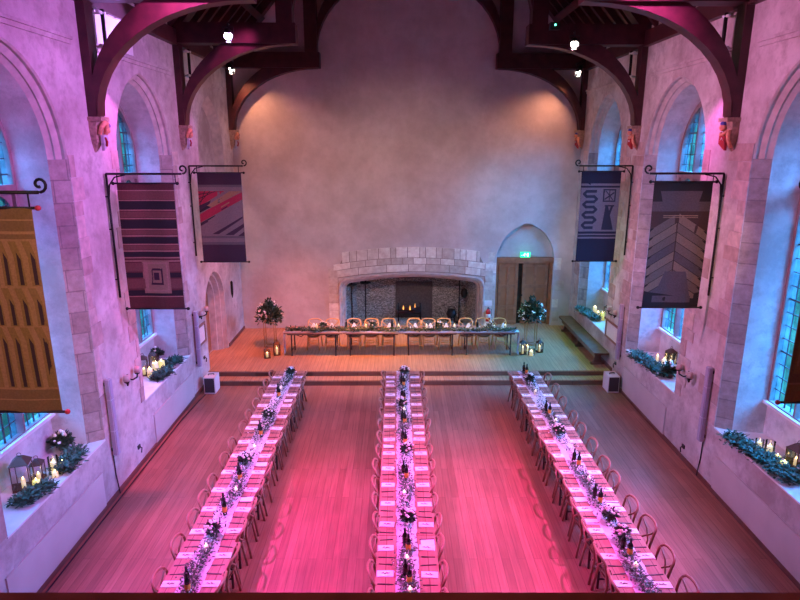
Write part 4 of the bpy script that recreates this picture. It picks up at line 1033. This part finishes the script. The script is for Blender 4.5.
def bottle_proto(label, glassm, labelm, group):
    t = thing('wine_bottle', label, 'bottle', (0, 0, 0), 0, group)
    MB().lathe([(.034, 0), (.0375, .01), (.0375, .19), (.03, .215), (.015, .24), (.0145, .30)], (0, 0, 0), 12).build('glass_body', glassm, t)
    MB().lathe([(.0155, .25), (.0160, .252), (.0160, .305), (.012, .308)], (0, 0, 0), 10).build('foil_cap', 'blackp', t)
    MB().lathe([(.0380, .06), (.0383, .062), (.0383, .148), (.0380, .15)], (0, 0, 0), 12).build('paper_label', labelm, t)
    return t
def candle(loc, label, r=.035, h=.14, group='pillar candles', mat='candle', glass=False, fl='flame'):
    t = thing('pillar_candle', label, 'candle', loc, 0, group)
    MB().lathe([(r, 0), (r, h - .004), (r * .9, h), (r * .5, h - .008), (.004, h - .008)], (0, 0, 0), 12).build('wax', mat, t)
    MB().lathe([(.004, h - .005), (.010, h + .012), (.007, h + .028), (.001, h + .045)], (0, 0, 0), 6).build('flame', fl, t)
    if glass:
        m = MB(); prof = [(r * 1.5, .002), (r * 1.75, .02), (r * 1.75, h * 1.45)]
        for (r1, z1), (r2, z2) in zip(prof, prof[1:]):
            ring = lambda rr, z: [(rr * math.cos(k * PI / 8), rr * math.sin(k * PI / 8), z) for k in range(16)]
            m.strip(ring(r1, z1), ring(r2, z2), True, True)
        m.build('glass_sleeve', 'clear', t)
    return t
PAIRS = {'middle': [13.80, 12.90, 11.75, 10.85, 9.58, 7.62, 6.95], 'striped-banner': [13.15, 11.2, 9.52, 8.55, 6.80], 'chevron-banner': [14.60, 12.2, 10.02, 8.82, 7.52]}
POSY = {'middle': [14.55, 12.55, 10.42, 8.25], 'striped-banner': [14.5, 12.0, 10.05, 7.95], 'chevron-banner': [14.05, 11.22, 8.32, 7.85]}
CAND = {'middle': [14.2, 12.3, 9.0, 7.35, 6.72], 'striped-banner': [13.5, 10.6, 9.1, 7.6], 'chevron-banner': [13.3, 11.75, 9.45, 7.2]}
np_ = fk = kn = rb_ = ab_ = tum = None
for name, xc, hw, st_, sides in ROWS:
    ys = SETY[name]; y1, y0 = 14.84, 6.28
    # gauze runner with soft cross folds
    m = MB(); n = 120; rn = random.Random(4); hwr = .155
    A, B = [], []
    for k in range(n + 1):
        y = y1 + (y0 - y1) * k / n; z = HT + .003 + .004 * rn.random(); j = rn.uniform(-.012, .012); j2 = rn.uniform(-.012, .012)
        A.append((xc - hwr + j, y, z)); B.append((xc + hwr + j2, y, HT + .003 + .004 * rn.random()))
    m.strip(A, B, True); m.prism([(xc - hwr + .02, y1 - .02, HT), (xc + hwr - .02, y1 - .02, HT), (xc + hwr - .02, y0 + .02, HT), (xc - hwr + .02, y0 + .02, HT)], (0, 0, .0025))
    o = m.build('table_runner', 'cloth'); tag(o, 'white gauze runner laid along the %s table row' % name, 'table runner', 'gauze table runners')
    garland([(xc + .05 * math.sin(k * 1.7), y1 - .1 - (y1 - y0 - .1) * k / 24, HT + .006) for k in range(25)], 'grey-green foliage and white sprigs trailing along the %s table row' % name, .14, 7000, seed=len(name), blossoms=900, L=.052, W=.022, up=.06, group='table garlands', bl=.012, clump=2.6)
    for i, y in enumerate(ys):
        for si, sd in enumerate(sides):
            q = -1 if si == 0 else 1
            where = 'at place %s from the stage, %s side of %s table row' % (ORD[i], sd, name)
            nw = .25 if name == 'middle' else .21
            x = xc + q * (hw - .012 - nw / 2) + rnd.uniform(-.008, .008); yy = y + rnd.uniform(-.015, .015)
            lb = 'white folded napkin ' + where
            if np_ is None:
                np_ = thing('folded_napkin', lb, 'napkin', (x, yy, HT), 0, 'folded napkins')
                MB().box((0, 0, .004), (.23, .125, .008)).box((.004, .002, .0105), (.222, .118, .005)).build('cloth', 'napkin', np_)
                m = MB(); rn = random.Random(2)
                for k in range(9): m.leaf(Vector((-.045 + k * .010, 0, .016)), Vector((1, rn.uniform(-1, 1), .15)), Vector((0, 0, 1)), .034, .012)
                m.tube([(-.05, .004, .0145), (.05, -.002, .0145)], .0025, 5); m.build('herb_sprig', 'sprig', np_)
            else: dup(np_, (x, yy, HT), rnd.uniform(-.08, .08) + (PI if q == 1 else 0), lb)
            # fork on the diner's left, knife on the right: the diner looks along -q * x
            fy, ky = yy - q * .20, yy + q * .20
            rz = 0 if q == -1 else PI
            lb1, lb2 = 'dark steel fork ' + where, 'dark steel knife ' + where
            xk = xc + q * (hw - .14)
            if fk is None:
                fk = MB().box((-.045, 0, .004), (.11, .012, .005)).box((.03, 0, .004), (.05, .024, .005)).box((.07, -.009, .004), (.05, .004, .004)).box((.07, -.003, .004), (.05, .004, .004)).box((.07, .003, .004), (.05, .004, .004)).box((.07, .009, .004), (.05, .004, .004)).build('table_fork', 'steel')
                tag(fk, lb1, 'fork', 'table forks'); fk.location = (xk, fy, HT)
                kn = MB().box((-.06, 0, .005), (.10, .018, .008)).prism([(-.01, -.010, .003), (.09, -.010, .003), (.115, .004, .003), (.09, .011, .003), (-.01, .011, .003)], (0, 0, .004)).build('table_knife', 'steel')
                tag(kn, lb2, 'knife', 'table knives'); kn.location = (xk, ky, HT)
            else:
                for pr_, y_, l_ in ((fk, fy, lb1), (kn, ky, lb2)):
                    c = pr_.copy(); C.objects.link(c); c.location = (xk, y_, HT); c.rotation_euler = (0, 0, rz + rnd.uniform(-.12, .12)); c['label'] = l_
    # menu cards lying between some places
    for i, q, dy in {'striped-banner': ((2, 1, -.3), (4, -1, -.28), (7, 1, -.30), (9, 1, -.27)), 'middle': ((0, -1, -.30), (6, -1, -.26), (12, 1, .14), (5, 1, -.28)), 'chevron-banner': ((3, -1, -.3), (9, -1, -.28), (10, 1, .17), (11, -1, .25))}[name]:
        lb = 'white menu card between the napkins near place %s, %s side of %s table row' % (ORD[i], sides[0 if q == -1 else 1], name)
        o = MB().box((0, 0, .0015), (.20, .14, .003)).build('menu_card', 'card'); o.location = (xc + q * (hw - .13), ys[i] + dy, HT); o.rotation_euler = (0, 0, rnd.uniform(-.1, .1)); tag(o, lb, 'card', 'menu cards')
    for i, y in enumerate(PAIRS[name]):
        la = 'dark wine bottle, pair %s from the stage, %s table row' % (ORD[i], name); lb = 'wine bottle with orange label, pair %s from the stage, %s table row' % (ORD[i], name)
        z = HT + .004
        p1, p2 = (xc - .03, y + .07, z), (xc + .02, y - .06, z)
        if rb_ is None:
            rb_ = bottle_proto(la, 'wine', 'wine', 'dark wine bottles'); rb_.location = p1; ab_ = bottle_proto(lb, 'wine', 'orangelabel', 'orange-labelled wine bottles'); ab_.location = p2
        else: dup(rb_, p1, 0, la); dup(ab_, p2, 0, lb)
    for i, y in enumerate(POSY[name]): posy((xc + rnd.uniform(-.05, .05), y, HT + .004), 'posy of dark leaves and white flowers, %s from the stage on %s table row' % (ORD[i], name), .13, .20, 190, i + len(name), 'table posies', .7, 0, 20)
    for i, y in enumerate(CAND[name]): candle((xc + rnd.uniform(-.04, .06), y, HT + .004), 'cream pillar candle, %s from the stage on the %s table row' % (ORD[i], name), .034, .09, 'table candles', 'tcandle', fl='tflame')

# ------------------------------------------------------------------ head table on the stage
hx0, hx1, hy = -3.40, 3.66, 17.62
p = None
for k in range(4):
    L = (hx1 - hx0) / 4; x = hx0 + L * (k + .5); lb = '%s trestle table of the head table on the stage, counted from the orange-lit end' % ORD[k]
    if p is None: p = table_proto('trestle_table', lb, L, .72, 'head table'); p.location = (x, hy + .012 * x, STG); p.rotation_euler = (0, 0, PI / 2)
    else: dup(p, (x, hy + .012 * x, STG), PI / 2, lb)
m = MB()
zt_ = STG + HT
A = [(hx0 - .012, hy - .33, STG + .03)] + [(hx0 - .012, hy - .34, zt_ + .004)] + [(hx0 + (hx1 - hx0) * k / 60, hy - .34 + rnd.uniform(-.012, .012), zt_ + .003 + .004 * rnd.random()) for k in range(1, 60)] + [(hx1 + .012, hy - .32, zt_ + .004), (hx1 + .012, hy - .31, STG + .03)]
B = [(x, y + .26, z) for x, y, z in A]
m.strip(A, B, True); m.strip([(x, y, z - .004) for x, y, z in B], [(x, y, z - .004) for x, y, z in A], True)
for xx in (hx0 - .014, hx1 + .014): m.box((xx, hy - .21, STG + .4), (.015, .24, .72))
o = m.build('table_runner', 'cloth'); tag(o, 'white runner along the head table hanging to the stage at both ends', 'table runner', 'gauze table runners')
garland([(hx0 + .05 + (hx1 - hx0 - .1) * k / 20, hy - .2 + .05 * math.sin(k * 1.9), zt_ + .006) for k in range(21)], 'thick green foliage garland along the front of the head table', .10, 1700, seed=8, blossoms=60, L=.10, W=.045, up=.08, group='table garlands', bl=.02, mats=('leaf2', 'leaf'), dark=.5)
hp_ = None
for i, x in enumerate((-2.60, -2.04, -1.35, -.81, -.26, .53, 1.0, 1.49, 2.18, 2.71, 3.25)):
    lb = 'warm-lit crossback chair behind the head table, %s from the flower stand at the orange-lit end' % ORD[i]
    y = hy + .42 + .012 * x
    if hp_ is None: hp_ = chair_proto(lb, 'chair_lit', 'seat', 'chairs behind the head table'); hp_.location = (x, y, STG); hp_.rotation_euler = (0, 0, PI + rnd.uniform(-.05, .05))
    else: dup(hp_, (x, y, STG), PI + rnd.uniform(-.05, .05), lb)
    lb = 'white folded napkin before chair %s of the head table from the orange-lit end' % ORD[i]
    o = MB().prism([(-.09, -.05, 0), (.09, -.05, 0), (.02, .0, .13), (-.02, .0, .13)], (0, .06, 0)).build('standing_napkin', 'napkin'); o.location = (x + .03, hy + .17, zt_); tag(o, lb, 'napkin', 'standing napkins on the head table')
for i, x in enumerate((-1.55, -.15, 1.2, 2.45)):
    dup(rb_, (x, hy + .02, zt_), 0, 'dark wine bottle on the head table, %s from the orange-lit end' % ORD[i], 'wine on the head table')
for i, x in enumerate((-2.45, -.95, .05, .9, 1.75, 2.95, 3.3)):
    candle((x, hy - .02, zt_), 'cream candle on the head table, %s from the orange-lit end' % ORD[i], .035, .14, 'head table candles', 'tcandle', fl='tflame')
for i, x in enumerate((-2.25, -.75, 1.32, 2.86)):
    posy((x, hy + .0, zt_), 'leafy posy on the head table, %s from the orange-lit end' % ORD[i], .14, .2, 110, 40 + i, 'head table posies')
# flower stands
def flower_stand(x, y, label, seed):
    t = thing('flower_stand', label, 'flower stand', (x, y, STG)); rn = random.Random(seed)
    m = MB()
    hgt = .80
    legs = [(-.16, -.14), (.16, -.14), (.16, .14), (-.16, .14)]
    fr = t
    for a, b in legs: MB().box((a, b, hgt / 2), (.022, .022, hgt)).build('leg', 'gold', t)
    m = MB()
    for z, nm in ((.012, 'base_frame'), (hgt, 'top_frame')):
        m = MB().box((0, -.14, z), (.34, .022, .022)).box((0, .14, z), (.34, .022, .022)).box((-.16, 0, z), (.022, .28, .022)).box((.16, 0, z), (.022, .28, .022))
        if z > .5: m.box((0, 0, hgt + .012), (.32, .28, .012))
        m.build(nm, 'gold', t)
    MB().lathe([(.09, hgt + .02), (.13, hgt + .18), (.12, hgt + .2)], (0, 0, 0), 12).build('bowl', 'gold', t)
    m = MB()
    for k in range(620):
        a = rn.uniform(0, 2 * PI); e = math.acos(rn.uniform(-.35, 1)); d = Vector((math.cos(a) * math.sin(e), math.sin(a) * math.sin(e), math.cos(e) * 1.25))
        rr = rn.uniform(.1, .36); m.mat(0 if rn.random() < .7 else 1).leaf(Vector((0, 0, hgt + .17)) + d * rr, d + Vector((rn.uniform(-.6, .6), rn.uniform(-.6, .6), rn.uniform(-.5, .5))), Vector((rn.uniform(-1, 1), rn.uniform(-1, 1), .6)), rn.uniform(.09, .17), .06)
    for k in range(5):
        a = rn.uniform(0, 2 * PI)
        for j in range(6): m.leaf(Vector((.06 * math.cos(a), .06 * math.sin(a), hgt + .5 + j * .045)), Vector((rn.uniform(-1, 1), rn.uniform(-1, 1), .8)), Vector((0, 1, 1)), .11, .05)
    m.build('foliage', ['leaf', 'leaf2'], t)
    m = MB()
    for k in range(26):
        a = rn.uniform(0, 2 * PI); e = math.acos(rn.uniform(-.2, 1)); d = Vector((math.cos(a) * math.sin(e), math.sin(a) * math.sin(e), math.cos(e) * 1.15))
        c = Vector((0, 0, hgt + .17)) + d * rn.uniform(.34, .43)
        for j in range(5): m.leaf(c, d * .5 + Vector((rn.uniform(-1, 1), rn.uniform(-1, 1), rn.uniform(-1, 1))), d, .085, .045)
    m.build('blossoms', 'gyp', t)
    return t
flower_stand(-4.02, 18.25, 'tall gilded stand of white flowers and greenery at the orange-lit end of the stage', 5)
flower_stand(4.28, 18.45, 'tall gilded stand of white flowers and greenery before the oak doors', 6)
# lanterns
def lantern(loc, label, w=.15, h=.30, group='candle lanterns', rz=.3, body='bronze', candleh=.12, mat='candle'):
    t = thing('candle_lantern', label, 'lantern', loc, rz, group)
    m = MB(); a = w / 2
    for x in (-a, a):
        for y in (-a, a): m.box((x, y, h / 2), (.012, .012, h))
    m.box((0, 0, .008), (w + .02, w + .02, .016))
    for z in (.03, h): m.box((0, -a, z), (w, .012, .014)).box((0, a, z), (w, .012, .014)).box((-a, 0, z), (.012, w, .014)).box((a, 0, z), (.012, w, .014))
    m.build('frame', body, t)
    m = MB(); q = [(-a, -a), (a, -a), (a, a), (-a, a)]
    m.strip([(x * 1.15, y * 1.15, h + .005) for x, y in q], [(x * .35, y * .35, h + w * .45) for x, y in q], False, True); m.poly([(x * .35, y * .35, h + w * .45) for x, y in q])
    ro_ = m.build('roof', body, t)
    MB().tube([(.03 * math.cos(k * PI / 5), 0, h + w * .45 + .03 + .03 * math.sin(k * PI / 5)) for k in range(10)], .005, 5, closed=True).build('carry_ring', body, ro_)
    m = MB()
    for (x0, y0), (x1, y1) in zip(q, q[1:] + q[:1]): m.poly([(x0, y0, .04), (x1, y1, .04), (x1, y1, h - .01), (x0, y0, h - .01)])
    m.build('glass_panes', 'clear', t)
    c = MB().lathe([(.032, .017), (.032, candleh), (.005, candleh - .004)], (0, 0, 0), 10).build('candle', mat, t)
    MB().lathe([(.004, candleh), (.010, candleh + .015), (.001, candleh + .045)], (0, 0, 0), 6).build('flame', 'flame', c)
    return t
lantern((3.84, 17.48, STG), 'tallest dark lantern on the green-lit stage by the head table end', .17, .36, candleh=.22)
lantern((4.40, 17.68, STG), 'dark lantern on the green-lit stage farthest from the head table', .16, .30, candleh=.18)
candle((4.08, 17.34, STG), 'candle in glass in front of the dark lanterns on the green-lit stage', .055, .15, 'stage candles', glass=True)
candle((4.05, 17.80, STG), 'small candle behind the dark lanterns on the green-lit stage', .045, .15, 'stage candles')
lantern((-3.90, 17.15, STG), 'low lantern on the orange-lit stage before the flower stand', .17, .22, candleh=.15)
lantern((-3.66, 17.42, STG), 'taller lantern on the orange-lit stage between flower stand and head table', .18, .34, candleh=.20)

# ------------------------------------------------------------------ window seats
def seat_decor(xw, d, z, spots, where, seed):
    """spots: list of (kind, x, y, args)"""
    cnt = {}
    for k, x, y, kw, extra in spots:
        lab = extra + ' ' + where
        if k == 'lantern': lantern((x, y, z), lab, group='window seat lanterns', **kw)
        elif k == 'candle': candle((x, y, z), lab, group='window seat candles', **kw)
        elif k == 'posy': posy((x, y, z), lab, seed=seed + int(y * 7), group='window seat posies', **kw)
w1 = 'in window seat behind the ochre banner'
seat_decor(XL, -1, 1.28, [('lantern', -5.82, 8.40, dict(w=.24, h=.44, candleh=.16), 'large bronze lantern'), ('lantern', -5.74, 8.66, dict(w=.17, h=.28, candleh=.10), 'smaller bronze lantern beside the large one'),
    ('candle', -5.60, 8.37, dict(r=.055, h=.16, mat='yellowjar', glass=False), 'yellow-lit candle before the lanterns'), ('candle', -5.60, 8.86, dict(r=.045, h=.20, glass=True), 'tallest cream candle in a glass sleeve'),
    ('candle', -5.52, 8.74, dict(r=.045, h=.09), 'short cream candle'), ('candle', -5.56, 9.04, dict(r=.04, h=.10, mat='yellowjar'), 'small yellow-lit jar candle'), ('candle', -5.66, 8.98, dict(r=.03, h=.13, glass=True), 'slim candle in a glass sleeve'), ('posy', -5.86, 9.62, dict(r=.20, h=.26, n=200, nb=14), 'dark posy with white flowers'), ], w1, 1)
garland([(-5.60, 7.85, 1.29), (-5.52, 8.2, 1.29), (-5.45, 8.45, 1.29)], 'dark foliage spray in front of the lanterns ' + w1, .16, 792, 'foliage_spray', 31, 0, 0.093, 0.037, .10, 'window seat foliage', ('leaf', 'leaf2'))
garland([(-5.42, 8.75, 1.29), (-5.45, 9.0, 1.29), (-5.50, 9.3, 1.29), (-5.62, 9.5, 1.29)], 'dark foliage spray reaching towards the posy ' + w1, .18, 1008, 'foliage_spray', 32, 6, 0.093, 0.034, .12, 'window seat foliage', ('leaf', 'leaf2'))
w2 = 'in window seat behind the striped banner'
seat_decor(XL, -1, 1.26, [('lantern', -5.92, 13.26, dict(w=.17, h=.40, candleh=.15), 'tall bronze lantern nearer the camera'), ('lantern', -5.84, 13.62, dict(w=.16, h=.36, candleh=.15), 'tall bronze lantern farther along'),
    ('candle', -5.74, 13.16, dict(r=.06, h=.20), 'wide yellow candle nearest the lantern'), ('candle', -5.66, 13.34, dict(r=.05, h=.28), 'tallest pink-edged candle'), ('candle', -5.64, 13.62, dict(r=.07, h=.22, mat='yellowjar'), 'glowing yellow jar candle'), ('candle', -5.50, 13.42, dict(r=.05, h=.12, mat='yellowjar'), 'small round yellow candle'), ('posy', -6.0, 14.2, dict(r=.2, h=.28, n=180, nb=3), 'dark leafy posy')], w2, 2)
garland([(-5.52, 12.85, 1.27), (-5.44, 13.1, 1.27), (-5.42, 13.4, 1.27)], 'dark foliage spray below the candles ' + w2, .18, 1008, 'foliage_spray', 33, 3, 0.093, 0.037, .12, 'window seat foliage', ('leaf', 'leaf2'))
garland([(-5.60, 13.7, 1.27), (-5.48, 13.95, 1.27), (-5.45, 14.2, 1.27)], 'dark foliage spray beyond the candles ' + w2, .18, 912, 'foliage_spray', 34, 3, 0.099, 0.031, .12, 'window seat foliage', ('leaf', 'leaf2'))
w3 = 'in window seat behind the olive banner'
seat_decor(XR, 1, 1.26, [('candle', 6.42, 9.72, dict(r=.04, h=.12, glass=True), 'shorter white candle in a glass sleeve'), ('candle', 6.44, 9.46, dict(r=.045, h=.19, glass=True), 'taller white candle in a glass sleeve'), ('candle', 6.42, 9.20, dict(r=.055, h=.14, mat='yellowjar'), 'yellow-lit jar candle beside the tall white candle'),
    ('candle', 6.38, 8.96, dict(r=.065, h=.16, mat='yellowjar'), 'yellow-lit jar candle beside the bronze lantern'), ('lantern', 6.68, 9.12, dict(w=.22, h=.30, candleh=.13), 'bronze lantern'), ('posy', 6.55, 8.62, dict(r=.17, h=.24, n=140, nb=8), 'dark posy with white flowers')], w3, 3)
garland([(6.02, 10.05, 1.27), (6.10, 9.75, 1.27), (6.18, 9.4, 1.27), (6.22, 9.1, 1.27), (6.26, 8.72, 1.27), (6.28, 8.5, 1.27)], 'long dark eucalyptus spray spilling over the edge ' + w3, .20, 2160, 'foliage_spray', 35, 0, 0.081, 0.037, .14, 'window seat foliage', ('leaf', 'leaf2'), dark=.3)
w4 = 'in window seat behind the chevron banner'
seat_decor(XR, 1, 1.24, [('candle', 6.42, 14.05, dict(r=.035, h=.22), 'slim cream candle'), ('candle', 6.44, 13.72, dict(r=.055, h=.24), 'tall cream candle in the middle'), ('candle', 6.46, 13.42, dict(r=.065, h=.20), 'wide cream candle'), ('candle', 6.30, 13.86, dict(r=.06, h=.12, mat='yellowjar'), 'low yellow-lit candle in front'),
    ('lantern', 6.68, 13.92, dict(w=.18, h=.36, candleh=.15), 'bronze lantern'), ('posy', 6.34, 13.16, dict(r=.22, h=.26, n=200, nb=12), 'dark posy with white flowers')], w4, 4)
garland([(6.02, 14.55, 1.25), (6.10, 14.2, 1.25), (6.14, 13.8, 1.25), (6.18, 13.4, 1.25), (6.20, 13.1, 1.25)], 'dark foliage spray spilling over the edge ' + w4, .20, 2160, 'foliage_spray', 36, 10, 0.093, 0.034, .16, 'window seat foliage', ('leaf', 'leaf2'))
w5 = 'in window seat behind the navy banner'
seat_decor(XR, 1, 1.17, [('candle', 6.40, 18.82, dict(r=.06, h=.26), 'tallest cream candle'), ('candle', 6.42, 18.55, dict(r=.06, h=.16), 'short cream candle'), ('candle', 6.44, 18.2, dict(r=.06, h=.22, mat='yellowjar'), 'yellow-lit candle'), ('lantern', 6.68, 18.35, dict(w=.2, h=.36, candleh=.15), 'bronze lantern')], w5, 5)
garland([(6.06, 19.35, 1.18), (6.12, 18.9, 1.18), (6.16, 18.5, 1.18), (6.20, 18.0, 1.18)], 'pale green foliage spray spilling over the edge ' + w5, .18, 1440, 'foliage_spray', 37, 4, 0.112, 0.037, .12, 'window seat foliage', ('leaf2', 'leaf'))

# ------------------------------------------------------------------ light
w = bpy.data.worlds.new('dusk'); bpy.context.scene.world = w; w.use_nodes = True
nt = w.node_tree; bg = nt.nodes['Background']
tc = nt.nodes.new('ShaderNodeTexCoord'); sp = nt.nodes.new('ShaderNodeSeparateXYZ'); rp = nt.nodes.new('ShaderNodeValToRGB')
nt.links.new(tc.outputs['Generated'], sp.inputs[0]); nt.links.new(sp.outputs['Z'], rp.inputs['Fac']); nt.links.new(rp.outputs['Color'], bg.inputs['Color'])
e = rp.color_ramp.elements                       # dim teal towards the trees, bright dusk blue overhead, brighter to the west
e[0].position = .0; e[0].color = (.018, .15, .20, 1); e[1].position = .42; e[1].color = (.6, 5.5, 17, 1)
k = e.new(.07); k.color = (.03, .23, .31, 1)
mp = nt.nodes.new('ShaderNodeMath'); mp.operation = 'MULTIPLY_ADD'; mp.inputs[1].default_value = 1.7; mp.inputs[2].default_value = 2.9
nt.links.new(sp.outputs['X'], mp.inputs[0]); nt.links.new(mp.outputs[0], bg.inputs['Strength'])
# violet and magenta wash lamps on the trusses, warm and green on the stage, added fill from the gallery
spot('violet_wash_striped_wall', (4.4, 6.8, 8.6), (-5.3, 9.3, 5.0), 4300, (.66, .20, 1), 72, 1)
spot('violet_wash_striped_banner', (4.0, 10.5, 8.3), (-5.3, 12.6, 5.0), 2000, (.68, .28, .95), 66, 1)
spot('mauve_wash_chevron_wall', (-3.5, 10.4, 8.3), (6.1, 11.4, 5.0), 2900, (.92, .34, .70), 76, 1)
spot('rose_wash_navy_banner', (-3.5, 14.9, 8.3), (6.1, 16.6, 5.0), 600, (.85, .62, .62), 70, 1)
spot('rose_wash_doorway', (3.8, 14.9, 8.3), (-5.3, 17.0, 5.0), 900, (.9, .48, .66), 70, 1)
spot('magenta_down_a', (-5.0, 10.0, 8.6), (-1.0, 7.6, 0), 6200, (1, .055, .62), 56, 1)
spot('magenta_down_b', (5.75, 10.3, 8.6), (1.6, 8.9, 0), 6700, (1, .06, .52), 50, 1)
spot('magenta_broad', (.3, 7.4, 9.0), (.2, 9.0, 0), 1500, (1, .07, .36), 80, 1, .2)
spot('red_floor_left', (-3.6, 12.4, 8.6), (-4.1, 11.6, 0), 2600, (1, .10, .16), 44, 1, .2)
spot('red_floor_far', (.3, 10.5, 9.0), (.3, 12.8, 0), 1700, (1, .12, .14), 60, .9, .2)
spot('violet_middle_truss', (-3.82, 14.98, 8.86), (-1.5, 10.5, 0), 1000, (.7, .22, .9), 60, .8)
spot('white_middle_truss', (4.14, 15.26, 8.76), (2.0, 10.0, 0), 700, (1, .38, .50), 60, .8)
spot('orange_stage', (-3.0, 15.9, 8.7), (-3.3, 17.7, .2), 3300, (1, .17, .03), 56, .9)
spot('straw_stage', (.3, 15.9, 8.7), (.1, 17.6, .2), 3400, (1, .42, .06), 46, 1)
spot('green_stage', (4.3, 16.0, 8.7), (4.7, 17.7, .2), 950, (.16, 1, .40), 50, .9)
spot('gable_white_left', (-4.96, 19.26, 8.62), (-3.6, 20.2, 5.8), 250, (1, .40, .22), 96, .8, .04)
spot('gable_white_right', (5.54, 19.6, 8.58), (4.0, 20.4, 5.6), 250, (1, .40, .22), 96, .8, .04)
spot('gable_wash', (.0, 9.0, 8.6), (.2, 20.2, 3.5), 1800, (1, .64, .52), 56, 1, .3)
spot('blue_gable_wash', (-3.6, 12.0, 8.6), (5.1, 20.4, 4.0), 1900, (.03, .50, 1), 27, 1)
spot('violet_panel_light', (-1.2, 14.0, 8.5), (-5.3, 11.9, 8.55), 2600, (.55, .25, 1), 18, .4)
spot('pink_truss_lamp_left', (-2.7, 10.1, 9.6), (-3.5, 10.86, 8.75), 1900, (.95, .16, .85), 46, 1, .1)
spot('pink_truss_lamp_right', (3.5, 10.4, 9.6), (4.2, 11.1, 8.8), 1900, (.95, .16, .85), 46, 1, .1)
spot('pink_middle_truss_lamp', (-2.9, 14.7, 9.5), (-3.9, 15.33, 8.5), 380, (.95, .16, .75), 40, 1, .1)
for aim, pw, cl, an in (((-4.58, 11.1, 4.6), 900, (1, .62, .55), 12), ((5.3, 11.3, 4.6), 3000, (1, .60, .42), 12), ((-4.55, 6.66, 4.6), 1500, (1, .66, .45), 22), ((5.25, 15.7, 4.65), 2600, (1, .75, .8), 9), ((-4.5, 15.6, 4.65), 3000, (1, .55, .55), 9)):
    spot('banner_fill', (.3, .4, 9.0), aim, pw, cl, an, .5)  # added fill, one narrow spot per banner to brighten its face
spot('rail_fill', (.0, -1.2, 8.0), (0, .93, 5.5), 200, (1, .35, .4), 140, .6)  # added fill that lifts the near handrail out of black
# ------------------------------------------------------------------ camera
cam = bpy.data.cameras.new('camera'); co = bpy.data.objects.new('camera', cam); C.objects.link(co)
co.location = (0, 0, H); co.rotation_euler = (PI / 2 - math.atan(154 / 603), 0, 0)
cam.sensor_width = 36; cam.lens = 603 / 800 * 36; cam.shift_x = 3 / 800; cam.clip_start = .05; cam.clip_end = 200
bpy.context.scene.camera = co
vs = bpy.context.scene.view_settings
vs.view_transform = 'Standard'; vs.look = 'None'; vs.exposure = 0; vs.gamma = 1; vs.use_curve_mapping = False
